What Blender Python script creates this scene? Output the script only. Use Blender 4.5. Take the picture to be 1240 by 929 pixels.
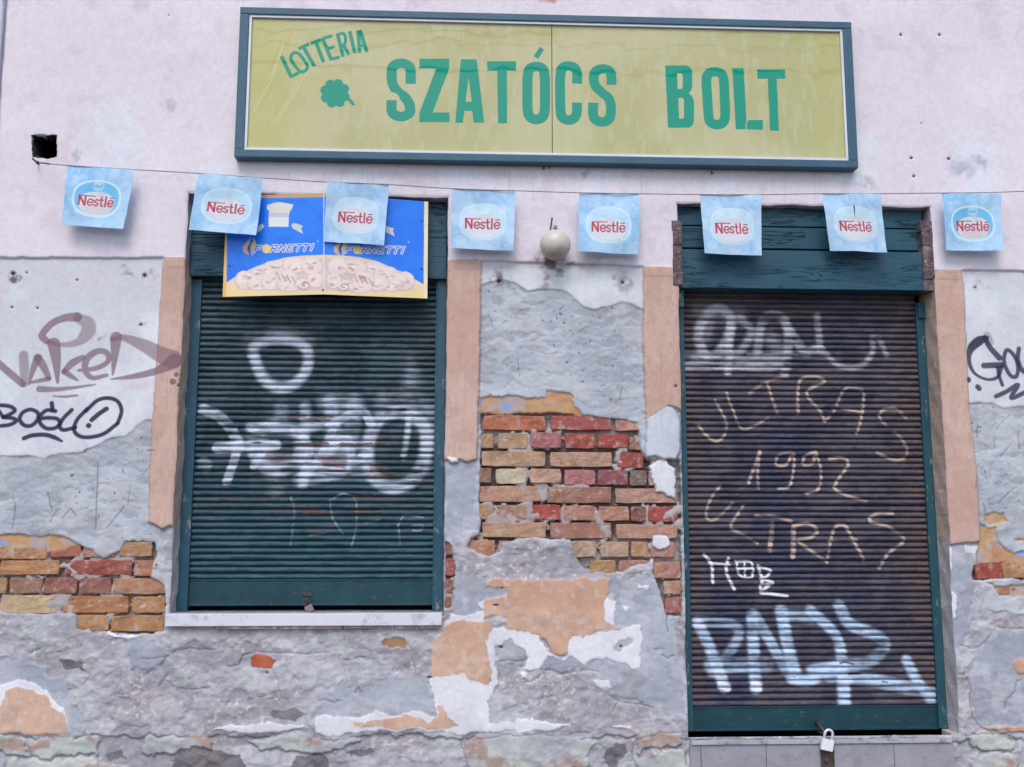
import bpy, bmesh, math, random
import numpy as np
from mathutils import Vector, Matrix, Quaternion
R = math.radians
random.seed(7)
for o in list(bpy.data.objects): bpy.data.objects.remove(o, do_unlink=True)
scn = bpy.context.scene
C = scn.collection

# ------------------------------------------------------------------ camera
DIST, HC = 4.3, 1.35
CAM = np.array([[0.99897079, 0.00740013, 0.04475045],
                [-0.04533704, 0.13278436, 0.9901075],
                [0.00138476, -0.99111732, 0.1329832]])      # columns: right, down, forward
cd = bpy.data.cameras.new('camera'); cam = bpy.data.objects.new('camera', cd); C.objects.link(cam)
cd.sensor_width = 36; cd.lens = 1150 / 1240 * 36; cd.clip_end = 500; cd.clip_start = .05
m = Matrix(((CAM[0][0], -CAM[0][1], -CAM[0][2], 0), (CAM[1][0], -CAM[1][1], -CAM[1][2], -DIST),
            (CAM[2][0], -CAM[2][1], -CAM[2][2], HC), (0, 0, 0, 1)))
cam.matrix_world = m; scn.camera = cam

# ------------------------------------------------------------------ sky, sun, exposure
w = bpy.data.worlds.new('World'); scn.world = w; w.use_nodes = True
nt = w.node_tree; nt.nodes.clear()
sky = nt.nodes.new('ShaderNodeTexSky'); sky.sky_type = 'NISHITA'; sky.sun_disc = False
SUN_EL, SUN_AZ = R(52), R(191)                # azimuth clockwise from +Y: in front of the facade, a little left
sky.sun_elevation = SUN_EL; sky.sun_rotation = SUN_AZ; sky.dust_density = 2.0; sky.air_density = 1.0; sky.ozone_density = 1.0
bg = nt.nodes.new('ShaderNodeBackground'); bg.inputs[1].default_value = 0.15
wo = nt.nodes.new('ShaderNodeOutputWorld')
nt.links.new(sky.outputs[0], bg.inputs[0]); nt.links.new(bg.outputs[0], wo.inputs[0])
sl = bpy.data.lights.new('sun', 'SUN'); sl.energy = .95; sl.angle = R(30); sl.color = (1, .975, .955)
so = bpy.data.objects.new('sun', sl); C.objects.link(so)
sd = Vector((math.sin(SUN_AZ) * math.cos(SUN_EL), math.cos(SUN_AZ) * math.cos(SUN_EL), math.sin(SUN_EL)))
so.rotation_euler = sd.to_track_quat('Z', 'Y').to_euler(); so.location = sd * 30
scn.view_settings.view_transform = 'Standard'; scn.view_settings.look = 'None'
scn.view_settings.exposure = 0.56; scn.view_settings.gamma = 1.0
scn.view_settings.use_curve_mapping = False

# ------------------------------------------------------------------ helpers
def W(px, py, y=0.0):
    """where the sight line through a point of the picture meets the plane at depth y -> (x, z)"""
    d = CAM @ np.array([(px - 620) / 1150., (py - 464.5) / 1150., 1.])
    t = (DIST + y) / d[1]
    return d[0] * t, HC + d[2] * t
def WP(px, py, y=0.0):
    x, z = W(px, py, y); return (x, y, z)
def lin(c):
    c = np.asarray(c, float) / 255.
    return np.where(c <= .04045, c / 12.92, ((c + .055) / 1.055) ** 2.4)
def S(*c):
    return tuple(float(v) for v in lin(c)) + (1.0,)

def prop(o, label=None, cat=None, group=None, kind=None):
    if label: o['label'] = label
    if cat: o['category'] = cat
    if group: o['group'] = group
    if kind: o['kind'] = kind
    return o
def empty(name, loc, **k):
    o = bpy.data.objects.new(name, None); C.objects.link(o); o.location = loc; o.empty_display_size = .1
    return prop(o, **k)
def mesh(name, verts, faces, mat, parent=None, smooth=False, uvs=None):
    me = bpy.data.meshes.new(name); me.from_pydata([tuple(map(float, v)) for v in verts], [], faces)
    if mat: me.materials.append(mat)
    if uvs is not None:
        ul = me.uv_layers.new(name='UVMap')
        li = np.zeros(len(me.loops), int); me.loops.foreach_get('vertex_index', li)
        ul.data.foreach_set('uv', np.asarray(uvs, np.float32)[li].ravel())
    if smooth: me.polygons.foreach_set('use_smooth', [True] * len(me.polygons))
    me.update()
    return link(name, me, parent)
def link(name, me, parent=None):
    o = bpy.data.objects.new(name, me); C.objects.link(o)
    if parent is not None:
        o.parent = parent
        bpy.context.view_layer.update()
        o.matrix_parent_inverse = Matrix.Identity(4) if parent.matrix_world == Matrix.Identity(4) else parent.matrix_world.inverted()
    return o
def bm_obj(name, bm, mat, parent=None, smooth=False):
    me = bpy.data.meshes.new(name); bm.normal_update(); bm.to_mesh(me); bm.free()
    if mat: me.materials.append(mat)
    if smooth: me.polygons.foreach_set('use_smooth', [True] * len(me.polygons))
    return link(name, me, parent)
def bm_box(bm, x0, x1, y0, y1, z0, z1, bev=0.0):
    r = bmesh.ops.create_cube(bm, size=1)
    for v in r['verts']:
        v.co = Vector(((x0 + x1) / 2 + v.co.x * (x1 - x0), (y0 + y1) / 2 + v.co.y * (y1 - y0), (z0 + z1) / 2 + v.co.z * (z1 - z0)))
    if bev > 0:
        es = list({e for v in r['verts'] for e in v.link_edges})
        bmesh.ops.bevel(bm, geom=es, offset=bev, segments=2, affect='EDGES', profile=.6)
def box(name, x0, x1, y0, y1, z0, z1, mat, parent=None, bev=0.0):
    bm = bmesh.new(); bm_box(bm, x0, x1, y0, y1, z0, z1, bev); return bm_obj(name, bm, mat, parent)
def tube(name, pts, r, mat, parent=None, seg=8):
    bm = bmesh.new(); pts = [Vector(p) for p in pts]; rings = []
    rr = r if isinstance(r, (list, tuple)) else [r] * len(pts)
    for i, p in enumerate(pts):
        t = (pts[min(i + 1, len(pts) - 1)] - pts[max(i - 1, 0)]).normalized()
        a = t.orthogonal().normalized() if i == 0 else (prev - t * prev.dot(t)).normalized()
        prev = a; b = t.cross(a)
        rings.append([bm.verts.new(p + (a * math.cos(q) + b * math.sin(q)) * rr[i]) for q in [k * 2 * math.pi / seg for k in range(seg)]])
    for A, B in zip(rings, rings[1:]):
        for k in range(seg): bm.faces.new((A[k], A[(k + 1) % seg], B[(k + 1) % seg], B[k]))
    bm.faces.new(rings[0][::-1]); bm.faces.new(rings[-1])
    return bm_obj(name, bm, mat, parent, True)

# ------------------------------------------------------------------ noise and canvases (numpy)
def vnoise(h, w_, cy, cx, rng):
    g = rng.random((int(h / cy) + 3, int(w_ / cx) + 3), dtype=np.float32)
    ys = np.arange(h, dtype=np.float32) / cy; xs = np.arange(w_, dtype=np.float32) / cx
    yi = ys.astype(int); xi = xs.astype(int); fy = ys - yi; fx = xs - xi
    fy = (fy * fy * (3 - 2 * fy))[:, None]; fx = (fx * fx * (3 - 2 * fx))[None, :]
    A = g[yi] * (1 - fy) + g[yi + 1] * fy
    return A[:, xi] * (1 - fx) + A[:, xi + 1] * fx
def fbm(h, w_, cell, octs, seed, ax=1.0, gain=.5):
    rng = np.random.default_rng(seed); out = np.zeros((h, w_), np.float32); a = 1.; t = 0.
    for k in range(octs):
        c = cell / 2 ** k
        if c < 1.2: break
        out += a * vnoise(h, w_, c, max(1.2, c * ax), rng); t += a; a *= gain
    return out / t * 2 - 1            # about -1..1, mostly -.5..+.5
def sstep(a, b, x):
    t = np.clip((x - a) / (b - a), 0, 1); return t * t * (3 - 2 * t)
def blur(a, n=1):
    for _ in range(n):
        a = (np.roll(a, 1, 0) + 2 * a + np.roll(a, -1, 0)) / 4
        a = (np.roll(a, 1, 1) + 2 * a + np.roll(a, -1, 1)) / 4
    return a
def spl(pts, n=8, closed=False):
    """Catmull-Rom through points that may carry a width"""
    P = [np.array(p, float) for p in pts]; out = []
    N = len(P); rng_ = range(N if closed else N - 1)
    for i in rng_:
        p1, p2 = P[i], P[(i + 1) % N]
        p0 = P[i - 1] if (i > 0 or closed) else 2 * p1 - p2
        p3 = P[(i + 2) % N] if (i + 2 < N or closed) else 2 * p2 - p1
        for k in range(n):
            t = k / n
            out.append(.5 * ((2 * p1) + (-p0 + p2) * t + (2 * p0 - 5 * p1 + 4 * p2 - p3) * t * t + (-p0 + 3 * p1 - 3 * p2 + p3) * t ** 3))
    out.append(P[0] if closed else P[-1])
    return out
class Canvas:
    """a picture laid on a vertical plane; colours are linear albedo"""
    def __init__(s, x0, x1, z0, z1, res, depth=0.0, col=(0, 0, 0), chans=3):
        s.x0, s.z0, s.res, s.depth = x0, z0, res, depth
        s.W = int(round((x1 - x0) / res)); s.H = int(round((z1 - z0) / res)); s.x1 = x0 + s.W * res; s.z1 = z0 + s.H * res
        s.X = (x0 + (np.arange(s.W) + .5) * res).astype(np.float32); s.Z = (z0 + (np.arange(s.H) + .5) * res).astype(np.float32)
        s.c = np.zeros((s.H, s.W, 3), np.float32) + np.asarray(col, np.float32)[None, None, :]
        s.a = np.zeros((s.H, s.W), np.float32); s.wx = s.wz = None
    def map(s, pts, px=True, tr=None):
        o = []
        for p in pts:
            q = tr(p[0], p[1]) if tr else (p[0], p[1])
            o.append(W(q[0], q[1], s.depth) if px else q)
        return np.array(o)
    def box(s, lo, hi, pad):
        i0 = max(0, int((lo[1] - pad - s.z0) / s.res)); i1 = min(s.H, int((hi[1] + pad - s.z0) / s.res) + 2)
        j0 = max(0, int((lo[0] - pad - s.x0) / s.res)); j1 = min(s.W, int((hi[0] + pad - s.x0) / s.res) + 2)
        return slice(i0, max(i0, i1)), slice(j0, max(j0, j1))
    def poly(s, pts, px=True, warp=1.0, tr=None):
        P = s.map(pts, px, tr); sl = s.box(P.min(0), P.max(0), .03 * warp + .002)
        X = s.X[sl[1]][None, :] + np.zeros((len(s.Z[sl[0]]), 1), np.float32); Z = s.Z[sl[0]][:, None] + np.zeros_like(X)
        if warp and s.wx is not None: X = X + s.wx[sl] * warp; Z = Z + s.wz[sl] * warp
        ins = np.zeros(X.shape, bool); n = len(P)
        for i in range(n):
            xa, za = P[i]; xb, zb = P[(i + 1) % n]
            if za == zb: continue
            c = (Z < za) != (Z < zb)
            ins ^= c & (X < (xb - xa) * (Z - za) / (zb - za) + xa)
        return sl, ins
    def stroke(s, pts, w_, soft=1.0, closed=False, smooth=True, px=True, tr=None, scl=None, butt=False, n=6):
        """distance to a poly-line; widths in units of the source drawing, scl metres per unit"""
        P = [(p[0], p[1], (p[2] if len(p) > 2 else w_)) for p in pts]
        if smooth and len(P) > 2: P = [tuple(q) for q in spl(P, n, closed)]
        elif closed: P = P + [P[0]]
        Q = s.map([(p[0], p[1]) for p in P], px, tr); Rr = np.array([p[2] for p in P]) * scl / 2
        pad = Rr.max() + soft * scl * 1.5 + .004
        sl = s.box(Q.min(0), Q.max(0), pad)
        X = s.X[sl[1]][None, :]; Z = s.Z[sl[0]][:, None]
        d = np.full((Z.shape[0], X.shape[1]), 9., np.float32)
        for i in range(len(Q) - 1):
            a, b = Q[i], Q[i + 1]; v = b - a; L = max(1e-12, (v ** 2).sum())
            t = ((X - a[0]) * v[0] + (Z - a[1]) * v[1]) / L; tc = np.clip(t, 0, 1)
            dd = np.sqrt((X - a[0] - tc * v[0]) ** 2 + (Z - a[1] - tc * v[1]) ** 2) - (Rr[i] + (Rr[i + 1] - Rr[i]) * tc)
            d = np.minimum(d, dd)
        if butt:
            for e0, e1, r0 in ((Q[0], Q[1], Rr[0]), (Q[-1], Q[-2], Rr[-1])):
                v = (e1 - e0) / max(1e-9, np.hypot(*(e1 - e0))); qx, qz = X - e0[0], Z - e0[1]
                d = np.where((qx * v[0] + qz * v[1] < 0) & (qx * qx + qz * qz < (r0 * 1.6) ** 2), 9., d)
        sf = max(soft * scl, s.res * .7)
        return sl, 1 - sstep(-sf, sf, d)
    def put(s, sm, col, al=1.0):
        sl, mk = sm; k = (mk * al).astype(np.float32)[..., None]
        s.c[sl] = s.c[sl] * (1 - k) + np.asarray(lin(col), np.float32)[None, None, :] * k
        s.a[sl] = np.maximum(s.a[sl], k[..., 0])
    def image(s, name, extra=None):
        im = bpy.data.images.new(name, s.W, s.H, alpha=True, float_buffer=True)
        im.colorspace_settings.name = 'Non-Color'
        b = np.ones((s.H, s.W, 4), np.float32); b[..., :3] = s.c
        b[..., 3] = 1 if extra is None else extra
        im.alpha_mode = 'CHANNEL_PACKED'
        im.pixels.foreach_set(b.ravel()); im.update(); return im

# ------------------------------------------------------------------ materials
class NT:
    def __init__(s, name):
        s.m = bpy.data.materials.new(name); s.m.use_nodes = True; s.t = s.m.node_tree; s.t.nodes.clear()
        s.o = s.n('OutputMaterial'); s.b = s.n('BsdfPrincipled'); s.l(s.b.outputs[0], s.o.inputs[0])
    def n(s, t, **k):
        q = s.t.nodes.new('ShaderNode' + t)
        for a, v in k.items(): setattr(q, a, v)
        return q
    def l(s, a, b): s.t.links.new(a, b)
    def val(s, sock, v):
        if hasattr(v, 'is_linked') or isinstance(v, bpy.types.NodeSocket): s.l(v, sock)
        else: sock.default_value = v
    def noise(s, scale, detail=5, rough=.55, vec=None, dist=0.0):
        q = s.n('TexNoise'); q.inputs['Scale'].default_value = scale; q.inputs['Detail'].default_value = detail
        q.inputs['Roughness'].default_value = rough; q.inputs['Distortion'].default_value = dist
        s.l(vec if vec is not None else s.pos(), q.inputs['Vector']); return q.outputs[0]
    def pos(s):
        if not hasattr(s, '_p'): s._p = s.n('NewGeometry').outputs['Position']
        return s._p
    def vmap(s, sc=(1, 1, 1), loc=(0, 0, 0), vec=None):
        q = s.n('Mapping'); q.inputs['Scale'].default_value = sc; q.inputs['Location'].default_value = loc
        s.l(vec if vec is not None else s.pos(), q.inputs[0]); return q.outputs[0]
    def ramp(s, f, a, b, c0=0., c1=1.):
        q = s.n('MapRange'); q.inputs[1].default_value = a; q.inputs[2].default_value = b
        q.inputs[3].default_value = c0; q.inputs[4].default_value = c1; s.l(f, q.inputs[0]); return q.outputs[0]
    def mix(s, f, a, b, mode='MIX'):
        q = s.n('Mix', data_type='RGBA', blend_type=mode); s.val(q.inputs[0], f); s.val(q.inputs[6], a); s.val(q.inputs[7], b); return q.outputs[2]
    def math(s, op, a, b=0.0):
        q = s.n('Math', operation=op); s.val(q.inputs[0], a); s.val(q.inputs[1], b); return q.outputs[0]
    def bump(s, h, dist, strength=1.0, prev=None):
        q = s.n('Bump'); q.inputs['Distance'].default_value = dist; q.inputs['Strength'].default_value = strength
        s.l(h, q.inputs['Height'])
        if prev is not None: s.l(prev, q.inputs['Normal'])
        return q.outputs[0]
    def fin(s, col, rough=.8, normal=None, spec=.3, metal=0.0):
        s.val(s.b.inputs['Base Color'], col); s.val(s.b.inputs['Roughness'], rough); s.val(s.b.inputs['Metallic'], metal)
        s.b.inputs['Specular IOR Level'].default_value = spec
        if normal is not None: s.l(normal, s.b.inputs['Normal'])
        return s.m
    def canvas(s, cv, im):
        """picture looked up by place in the world"""
        v = s.vmap((1 / (cv.x1 - cv.x0), 0, 1 / (cv.z1 - cv.z0)), (-cv.x0 / (cv.x1 - cv.x0), 0, -cv.z0 / (cv.z1 - cv.z0)))
        sx = s.n('SeparateXYZ'); s.l(v, sx.inputs[0]); cx = s.n('CombineXYZ'); s.l(sx.outputs[0], cx.inputs[0]); s.l(sx.outputs[2], cx.inputs[1])
        q = s.n('TexImage', image=im, interpolation='Linear', extension='EXTEND'); s.l(cx.outputs[0], q.inputs[0]); return q

def simple(name, col, rough=.6, spec=.4, var=.12, vs=12, bs=200, bd=.0006, metal=0.0, col2=None, dirt_tone=None):
    N = NT(name); f = N.ramp(N.noise(vs, 6), .3, .7)
    c = N.mix(f, col, col2 or tuple(v * (1 - var * 2) for v in col[:3]) + (1,))
    if dirt_tone: c = N.mix(N.ramp(N.noise(vs * 2.3, 8, .7), .52, .68), c, dirt_tone)
    return N.fin(c, rough, N.bump(N.noise(bs, 4), bd), spec, metal)
# ================================================================== THE WALL
WC = Canvas(-2.75, 3.25, 0.0, 4.2, 0.003, depth=-.008)
H_, W_ = WC.H, WC.W
WC.wx = (fbm(H_, W_, 16, 4, 11) * .018 + fbm(H_, W_, 60, 2, 13) * .014 + fbm(H_, W_, 5, 2, 15) * .006).astype(np.float32)
WC.wz = (fbm(H_, W_, 16, 4, 12) * .018 + fbm(H_, W_, 60, 2, 14) * .014 + fbm(H_, W_, 5, 2, 16) * .006).astype(np.float32)
hgt = np.zeros((H_, W_), np.float32)
n_big = fbm(H_, W_, 160, 5, 21); n_mid = fbm(H_, W_, 40, 5, 22); n_fin = fbm(H_, W_, 9, 3, 23); n_col = fbm(H_, W_, 90, 6, 24, gain=.6)
n_a = fbm(H_, W_, 55, 5, 25, ax=1.5, gain=.55); n_b = fbm(H_, W_, 24, 4, 26)
speck = fbm(H_, W_, 5, 2, 27); spk2 = fbm(H_, W_, 120, 2, 28)
XX, ZZ = WC.X[None, :], WC.Z[:, None]

def terr(n, k):
    t = n * k; f = np.floor(t); r = t - f
    return (f + sstep(.0, .22, r) * .75 + r * .25) / k
# --- rough undercoat: lumpy, flaking in ledges, full of thin cracks
shear = fbm(H_, W_, 70, 5, 31, ax=1.3)
rough_h = terr(n_a + .35 * n_b, 6.) * .0062 + n_b * .0018 + n_fin * .0030
crk = np.abs(shear + .25 * n_b)
rough_h -= (1 - sstep(.0, .007, crk)) * .004
rough_c = np.zeros((H_, W_, 3), np.float32)
def mixc(a, b, f): f = np.clip(f, 0, 1)[..., None]; return a * (1 - f) + b * f
L = lambda *c: np.asarray(lin(c), np.float32)[None, None, :]
rc = mixc(L(162, 159, 167), L(182, 180, 187), sstep(-.35, .35, n_col))
rc = mixc(rc, L(166, 156, 157), sstep(.08, .4, n_mid) * .6)
rc = mixc(rc, L(186, 190, 186), sstep(.14, .40, n_b) * .5)
fl = fbm(H_, W_, 34, 5, 33, ax=1.8, gain=.6); rough_h += sstep(.02, .035, fl) * .0026 + sstep(-.16, -.145, fl) * .0022
rc = mixc(rc, L(198, 196, 200), sstep(.17, .22, fl) * .55); rc = mixc(rc, L(148, 144, 152), (1 - sstep(-.30, -.2, fl)) * .5); rc = rc * (1 + n_fin[..., None] * .16 + speck[..., None] * .08); rc = mixc(rc, L(214, 212, 214), sstep(.62, .72, speck + n_mid * .4) * .6)
rc = mixc(rc, L(120, 112, 114), (1 - sstep(.0, .007, crk)) * .5)
# --- grey cement coat
tr_ = fbm(H_, W_, 13, 4, 35, ax=2.0, gain=.6)
grey_h = n_mid * .0026 + n_fin * .0014 + sstep(.03, .10, tr_ + n_mid * .5) * .0013 + sstep(-.24, -.18, tr_) * .0012
gc = mixc(L(168, 173, 181), L(186, 190, 197), sstep(-.3, .3, n_col))
gc = mixc(gc, L(176, 172, 172), sstep(.1, .45, n_mid) * .5)
gc = mixc(gc, L(206, 204, 202), sstep(.2, .35, tr_) * .35); gc = mixc(gc, L(150, 152, 160), (1 - sstep(-.35, -.25, tr_)) * .5)
pit = sstep(.72, .80, speck + spk2 * .25)
gc = mixc(gc, L(92, 88, 92), pit * .8); grey_h = grey_h - pit * .0015
WC.c[:] = gc; hgt[:] = grey_h

def lay(polys, col, h, warp=1.0, keep=1.0, add=None, al=1.0, edge=0.0):
    """paint a coat: colour (constant or field), surface height (constant or field)"""
    for P in (polys if isinstance(polys[0][0], (list, tuple)) else [polys]):
        sl, mk = WC.poly(P, warp=warp); k = mk.astype(np.float32) * al
        c = col[sl] if isinstance(col, np.ndarray) and col.ndim == 3 and col.shape[0] > 1 else col
        WC.c[sl] = WC.c[sl] * (1 - k[..., None]) + c * k[..., None]
        hh = (h[sl] if isinstance(h, np.ndarray) else h)
        if h is not None: hgt[sl] = np.where(mk, hh, hgt[sl])
def field(c0, c1, c2=None, n=None, lo=-.3, hi=.35):
    f = mixc(L(*c0), L(*c1), sstep(lo, hi, n_col if n is None else n))
    if c2: f = mixc(f, L(*c2), sstep(.1, .5, n_mid) * .6)
    return f
# rough zone: everything low down
lay([(-200, 700), (0, 690), (200, 690), (200, 640), (600, 640), (700, 655), (840, 660), (840, 800), (1140, 800), (1140, 655), (1184, 655), (1192, 740), (1400, 730), (1400, 1100), (-200, 1100)], rc, rough_h)
# smooth greys in the low zone
smg = field((160, 164, 174), (178, 181, 190), (158, 154, 162), n=n_a); smg = mixc(smg, L(196, 196, 202), sstep(.15, .4, n_b) * .45)
sm_h = grey_h * .5 + rough_h * .25 + .0015
for P in ([(738, 700), (800, 700), (812, 745), (826, 800), (832, 872), (790, 858), (772, 848), (742, 838), (728, 815), (700, 812), (664, 816), (655, 800), (700, 795), (770, 806), (776, 760), (742, 758)],
          [(380, 866), (392, 832), (430, 818), (438, 826), (505, 822), (520, 845), (529, 866), (470, 862)],
          [(150, 772), (158, 768), (190, 778), (200, 795), (180, 806), (168, 812), (154, 800)],
          [(-60, 792), (20, 794), (45, 800), (55, 815), (80, 828), (90, 850), (99, 868), (98, 882), (84, 890), (-60, 890)],
          [(541, 558), (560, 555), (579, 556), (580, 636), (560, 648), (541, 652)],
          [(1178, 790), (1200, 765), (1300, 752), (1300, 885), (1190, 882), (1176, 850), (1172, 815)],
          [(600, 792), (614, 775), (630, 777), (640, 792), (637, 803), (615, 800), (603, 806)],
          [(545, 700), (590, 695), (588, 712), (612, 715), (612, 726), (588, 730), (582, 752), (556, 750), (546, 735)],
          [(1142, 660), (1180, 658), (1184, 700), (1176, 760), (1160, 790), (1146, 770)]):
    lay(P, smg, sm_h, 1.5)
# left + mid + right grey coat keep; ochre and brick-coloured smears above the bare bricks
och = mixc(field((192, 150, 112), (204, 168, 122), (184, 130, 104), n=n_b), L(176, 164, 166), sstep(-.05, .12, n_b + n_fin * .3) * .75)
for P in ([(583, 482), (595, 479), (640, 482), (661, 482), (662, 473), (689, 474), (695, 489), (706, 502), (583, 504)],
          [(-80, 646), (20, 648), (75, 650), (100, 664), (104, 672), (60, 682), (-80, 690)],
          [(1190, 622), (1206, 618), (1216, 622), (1221, 634), (1195, 635)],
          [(1186, 634), (1206, 638), (1212, 660), (1232, 674), (1300, 678), (1300, 690), (1188, 688), (1184, 660)],
          [(1194, 702), (1208, 712), (1240, 708), (1300, 700), (1300, 716), (1235, 721), (1212, 722)],
          [(1228, 652), (1300, 648), (1300, 655), (1230, 656)], [(740, 640 - 156), (744, 487), (741, 491)]):
    lay(P, och, n_fin * .002 - .005, .8)
lay([(607, 492), (622, 486), (628, 492), (613, 498)], L(140, 165, 215), -.005, 1.6)
lay([(16, 668), (38, 662), (56, 662), (50, 669), (20, 673)], L(150, 165, 205), -.005, 1.2)
lay([(1228, 670), (1260, 667), (1260, 674), (1232, 676)], L(150, 168, 215), -.005, 1.0)
lay([(-30, 656), (6, 655), (10, 661), (-30, 664)], L(150, 168, 205), -.005, 1.0)
# --- mortar beds where the bricks lie bare
mort = field((136, 125, 122), (164, 156, 155), (110, 96, 94), n=n_b)
m_h = -.030 + n_fin * .004 + n_b * .003 + sstep(.02, .22, n_mid + n_fin * .5) * .0215
mort = mixc(mort, L(176, 168, 168), sstep(.05, .25, n_mid + n_fin * .5) * .8)
BEDS = [[(583, 502), (640, 502), (672, 500), (705, 503), (735, 508), (770, 513), (776, 545), (782, 556), (824, 556), (826, 748), (809, 746), (796, 700), (792, 676), (775, 684), (740, 694), (712, 690), (700, 676), (690, 652), (640, 652), (606, 656), (604, 668), (590, 674), (566, 664), (570, 652), (582, 648)],
        [(-80, 686), (20, 676), (70, 668), (96, 662), (110, 668), (125, 676), (145, 668), (150, 655), (186, 658), (188, 676), (180, 700), (198, 712), (200, 764), (186, 768), (92, 764), (90, 744), (-80, 742)],
        [(1182, 684), (1300, 684), (1300, 702), (1182, 702)],
        [(539, 655), (547, 660), (549, 690), (547, 735), (539, 738)]]
for P in BEDS: lay(P, mort, m_h, .5)
lay([(576, 538), (776, 536), (826, 560), (828, 760), (566, 690), (566, 648)], field((84, 72, 72), (112, 100, 98), (64, 54, 54), n=n_b), None, 1.2, al=.8) if False else None
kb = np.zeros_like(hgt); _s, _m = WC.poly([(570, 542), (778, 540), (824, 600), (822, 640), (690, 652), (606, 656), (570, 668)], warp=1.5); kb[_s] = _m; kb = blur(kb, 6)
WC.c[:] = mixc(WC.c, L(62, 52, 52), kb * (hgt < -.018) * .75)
# --- white plaster with a torn lower edge
wh = field((206, 208, 214), (222, 224, 228), (212, 202, 212))
wh_h = n_mid * .0012 + .0062
lay([(-200, 300), (200, 300), (196, 400), (188, 512), (183, 509), (176, 508), (166, 514), (160, 522), (150, 529), (134, 530), (116, 540), (99, 549), (62, 551), (56, 556), (40, 553), (0, 552), (-200, 556)], wh, wh_h, .55)
lay([(575, 300), (785, 300), (778, 374), (765, 368), (752, 365), (735, 371), (720, 375), (706, 371), (697, 361), (680, 351), (655, 349), (638, 353), (628, 345), (614, 340), (600, 340), (583, 345), (575, 345)], wh, wh_h, .35)
lay([(1155, 310), (1400, 310), (1400, 492), (1240, 491), (1215, 494), (1200, 490), (1186, 488), (1172, 489), (1160, 489)], wh, wh_h, .45)
# --- lower patches: white skim, peach paint
wht = field((214, 212, 218), (228, 226, 230), (206, 204, 212))
pch = field((200, 160, 136), (212, 178, 156), (194, 150, 126), n=n_a)
pch = mixc(pch, L(176, 150, 134), sstep(.12, .4, n_b) * .4); pch = mixc(pch, L(216, 200, 188), sstep(.2, .45, n_fin + n_b * .4) * .35)
for P in ([(516, 826), (521, 818), (560, 814), (572, 826), (594, 824), (590, 800), (588, 772), (598, 762), (618, 764), (640, 768), (656, 776), (666, 794), (688, 800), (690, 772), (700, 768), (708, 772), (722, 764), (748, 764), (772, 756), (779, 772), (773, 806), (766, 809), (746, 801), (722, 798), (706, 804), (690, 797), (664, 799), (652, 812), (636, 811), (640, 800), (636, 788), (620, 776), (600, 784), (598, 800), (604, 818), (590, 852), (590, 873), (624, 876), (628, 868), (650, 871), (692, 882), (600, 886), (560, 888), (545, 885), (430, 887), (378, 886), (381, 868), (394, 864), (430, 870), (455, 859), (478, 866), (500, 861), (530, 868), (525, 842)],
          [(256, 886), (288, 877), (312, 875), (370, 880), (371, 886), (300, 888)],
          [(-60, 836), (0, 826), (28, 823), (44, 828), (55, 836), (62, 848), (78, 862), (84, 876), (60, 880), (0, 870), (-60, 870)],
          [(540, 756), (548, 742), (562, 746), (586, 738), (584, 752), (556, 758), (538, 772)],
          [(730, 735), (738, 725), (744, 728), (742, 740), (744, 757), (734, 756)],
          [(576, 730), (614, 724), (600, 732), (580, 738)],
          [(741, 880), (764, 878), (762, 882), (742, 882)],
          [(718, 826), (734, 821), (738, 830), (722, 833)], [(630, 815), (642, 816), (640, 822), (632, 823)],
          [(1141, 660), (1152, 664), (1154, 690), (1150, 712), (1158, 725), (1157, 748), (1146, 750), (1142, 700)],
          [(776, 708), (786, 707), (784, 712), (774, 711)], [(752, 732), (762, 736), (758, 738)],
          [(1170, 662), (1184, 660), (1184, 668), (1172, 670)],
          [(128, 764), (150, 768), (168, 768), (160, 773), (132, 770)]):
    lay(P, wht, .0050 + n_mid * .0014 + rough_h * .15, .85)
for P in ([(586, 706), (600, 701), (660, 703), (700, 701), (737, 701), (739, 715), (733, 732), (732, 750), (746, 760), (718, 764), (706, 773), (696, 768), (690, 776), (687, 792), (672, 795), (661, 776), (640, 768), (622, 766), (612, 764), (610, 748), (600, 745), (583, 750), (585, 727), (612, 722), (612, 712), (590, 712)],
          [(545, 754), (555, 752), (588, 752), (597, 764), (588, 776), (588, 792), (596, 813), (590, 827), (570, 825), (560, 815), (520, 820), (523, 786), (536, 766)],
          [(427, 875), (450, 874), (490, 865), (520, 874), (532, 862), (528, 853), (535, 852), (541, 868), (556, 879), (520, 883), (430, 881)],
          [(-60, 845), (0, 856), (8, 836), (22, 831), (36, 833), (55, 842), (62, 858), (80, 868), (83, 888), (-60, 891)],
          [(1230, 798), (1300, 790), (1300, 820), (1233, 816)], [(1192, 882), (1238, 878), (1300, 878), (1300, 884), (1195, 886)]):
    lay(P, pch, .0062 + n_mid * .0014 + rough_h * .15, .75)
for (x, y, w1, w2) in ((608, 712, 3, 1), (600, 733, 5, 1.4), (604, 783, 3, 1), (750, 783, 3.5, 1.2), (520, 812 + 8, 4, 2)):
    lay([(x - w1, y), (x, y - w2), (x + w1, y), (x, y + w2)], L(80, 60, 55), .002, .2)
lay([(742, 785), (750, 776), (758, 776), (760, 772), (767, 774), (766, 780), (756, 785), (750, 791), (744, 789)], smg, .004, .3)
# exposed brick face, stains and damp blots low down
lay([(304, 795), (310, 790), (322, 793), (334, 800), (330, 808), (306, 808)], field((170, 84, 62), (186, 108, 80), n=n_b), .004, .4)
lay([(465, 776), (480, 772), (492, 777), (490, 786), (474, 786), (465, 782)], field((150, 110, 90), (170, 130, 100), n=n_b), .004, .6)
grn = field((172, 178, 176), (190, 192, 184), (154, 150, 150), n=n_b)
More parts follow.
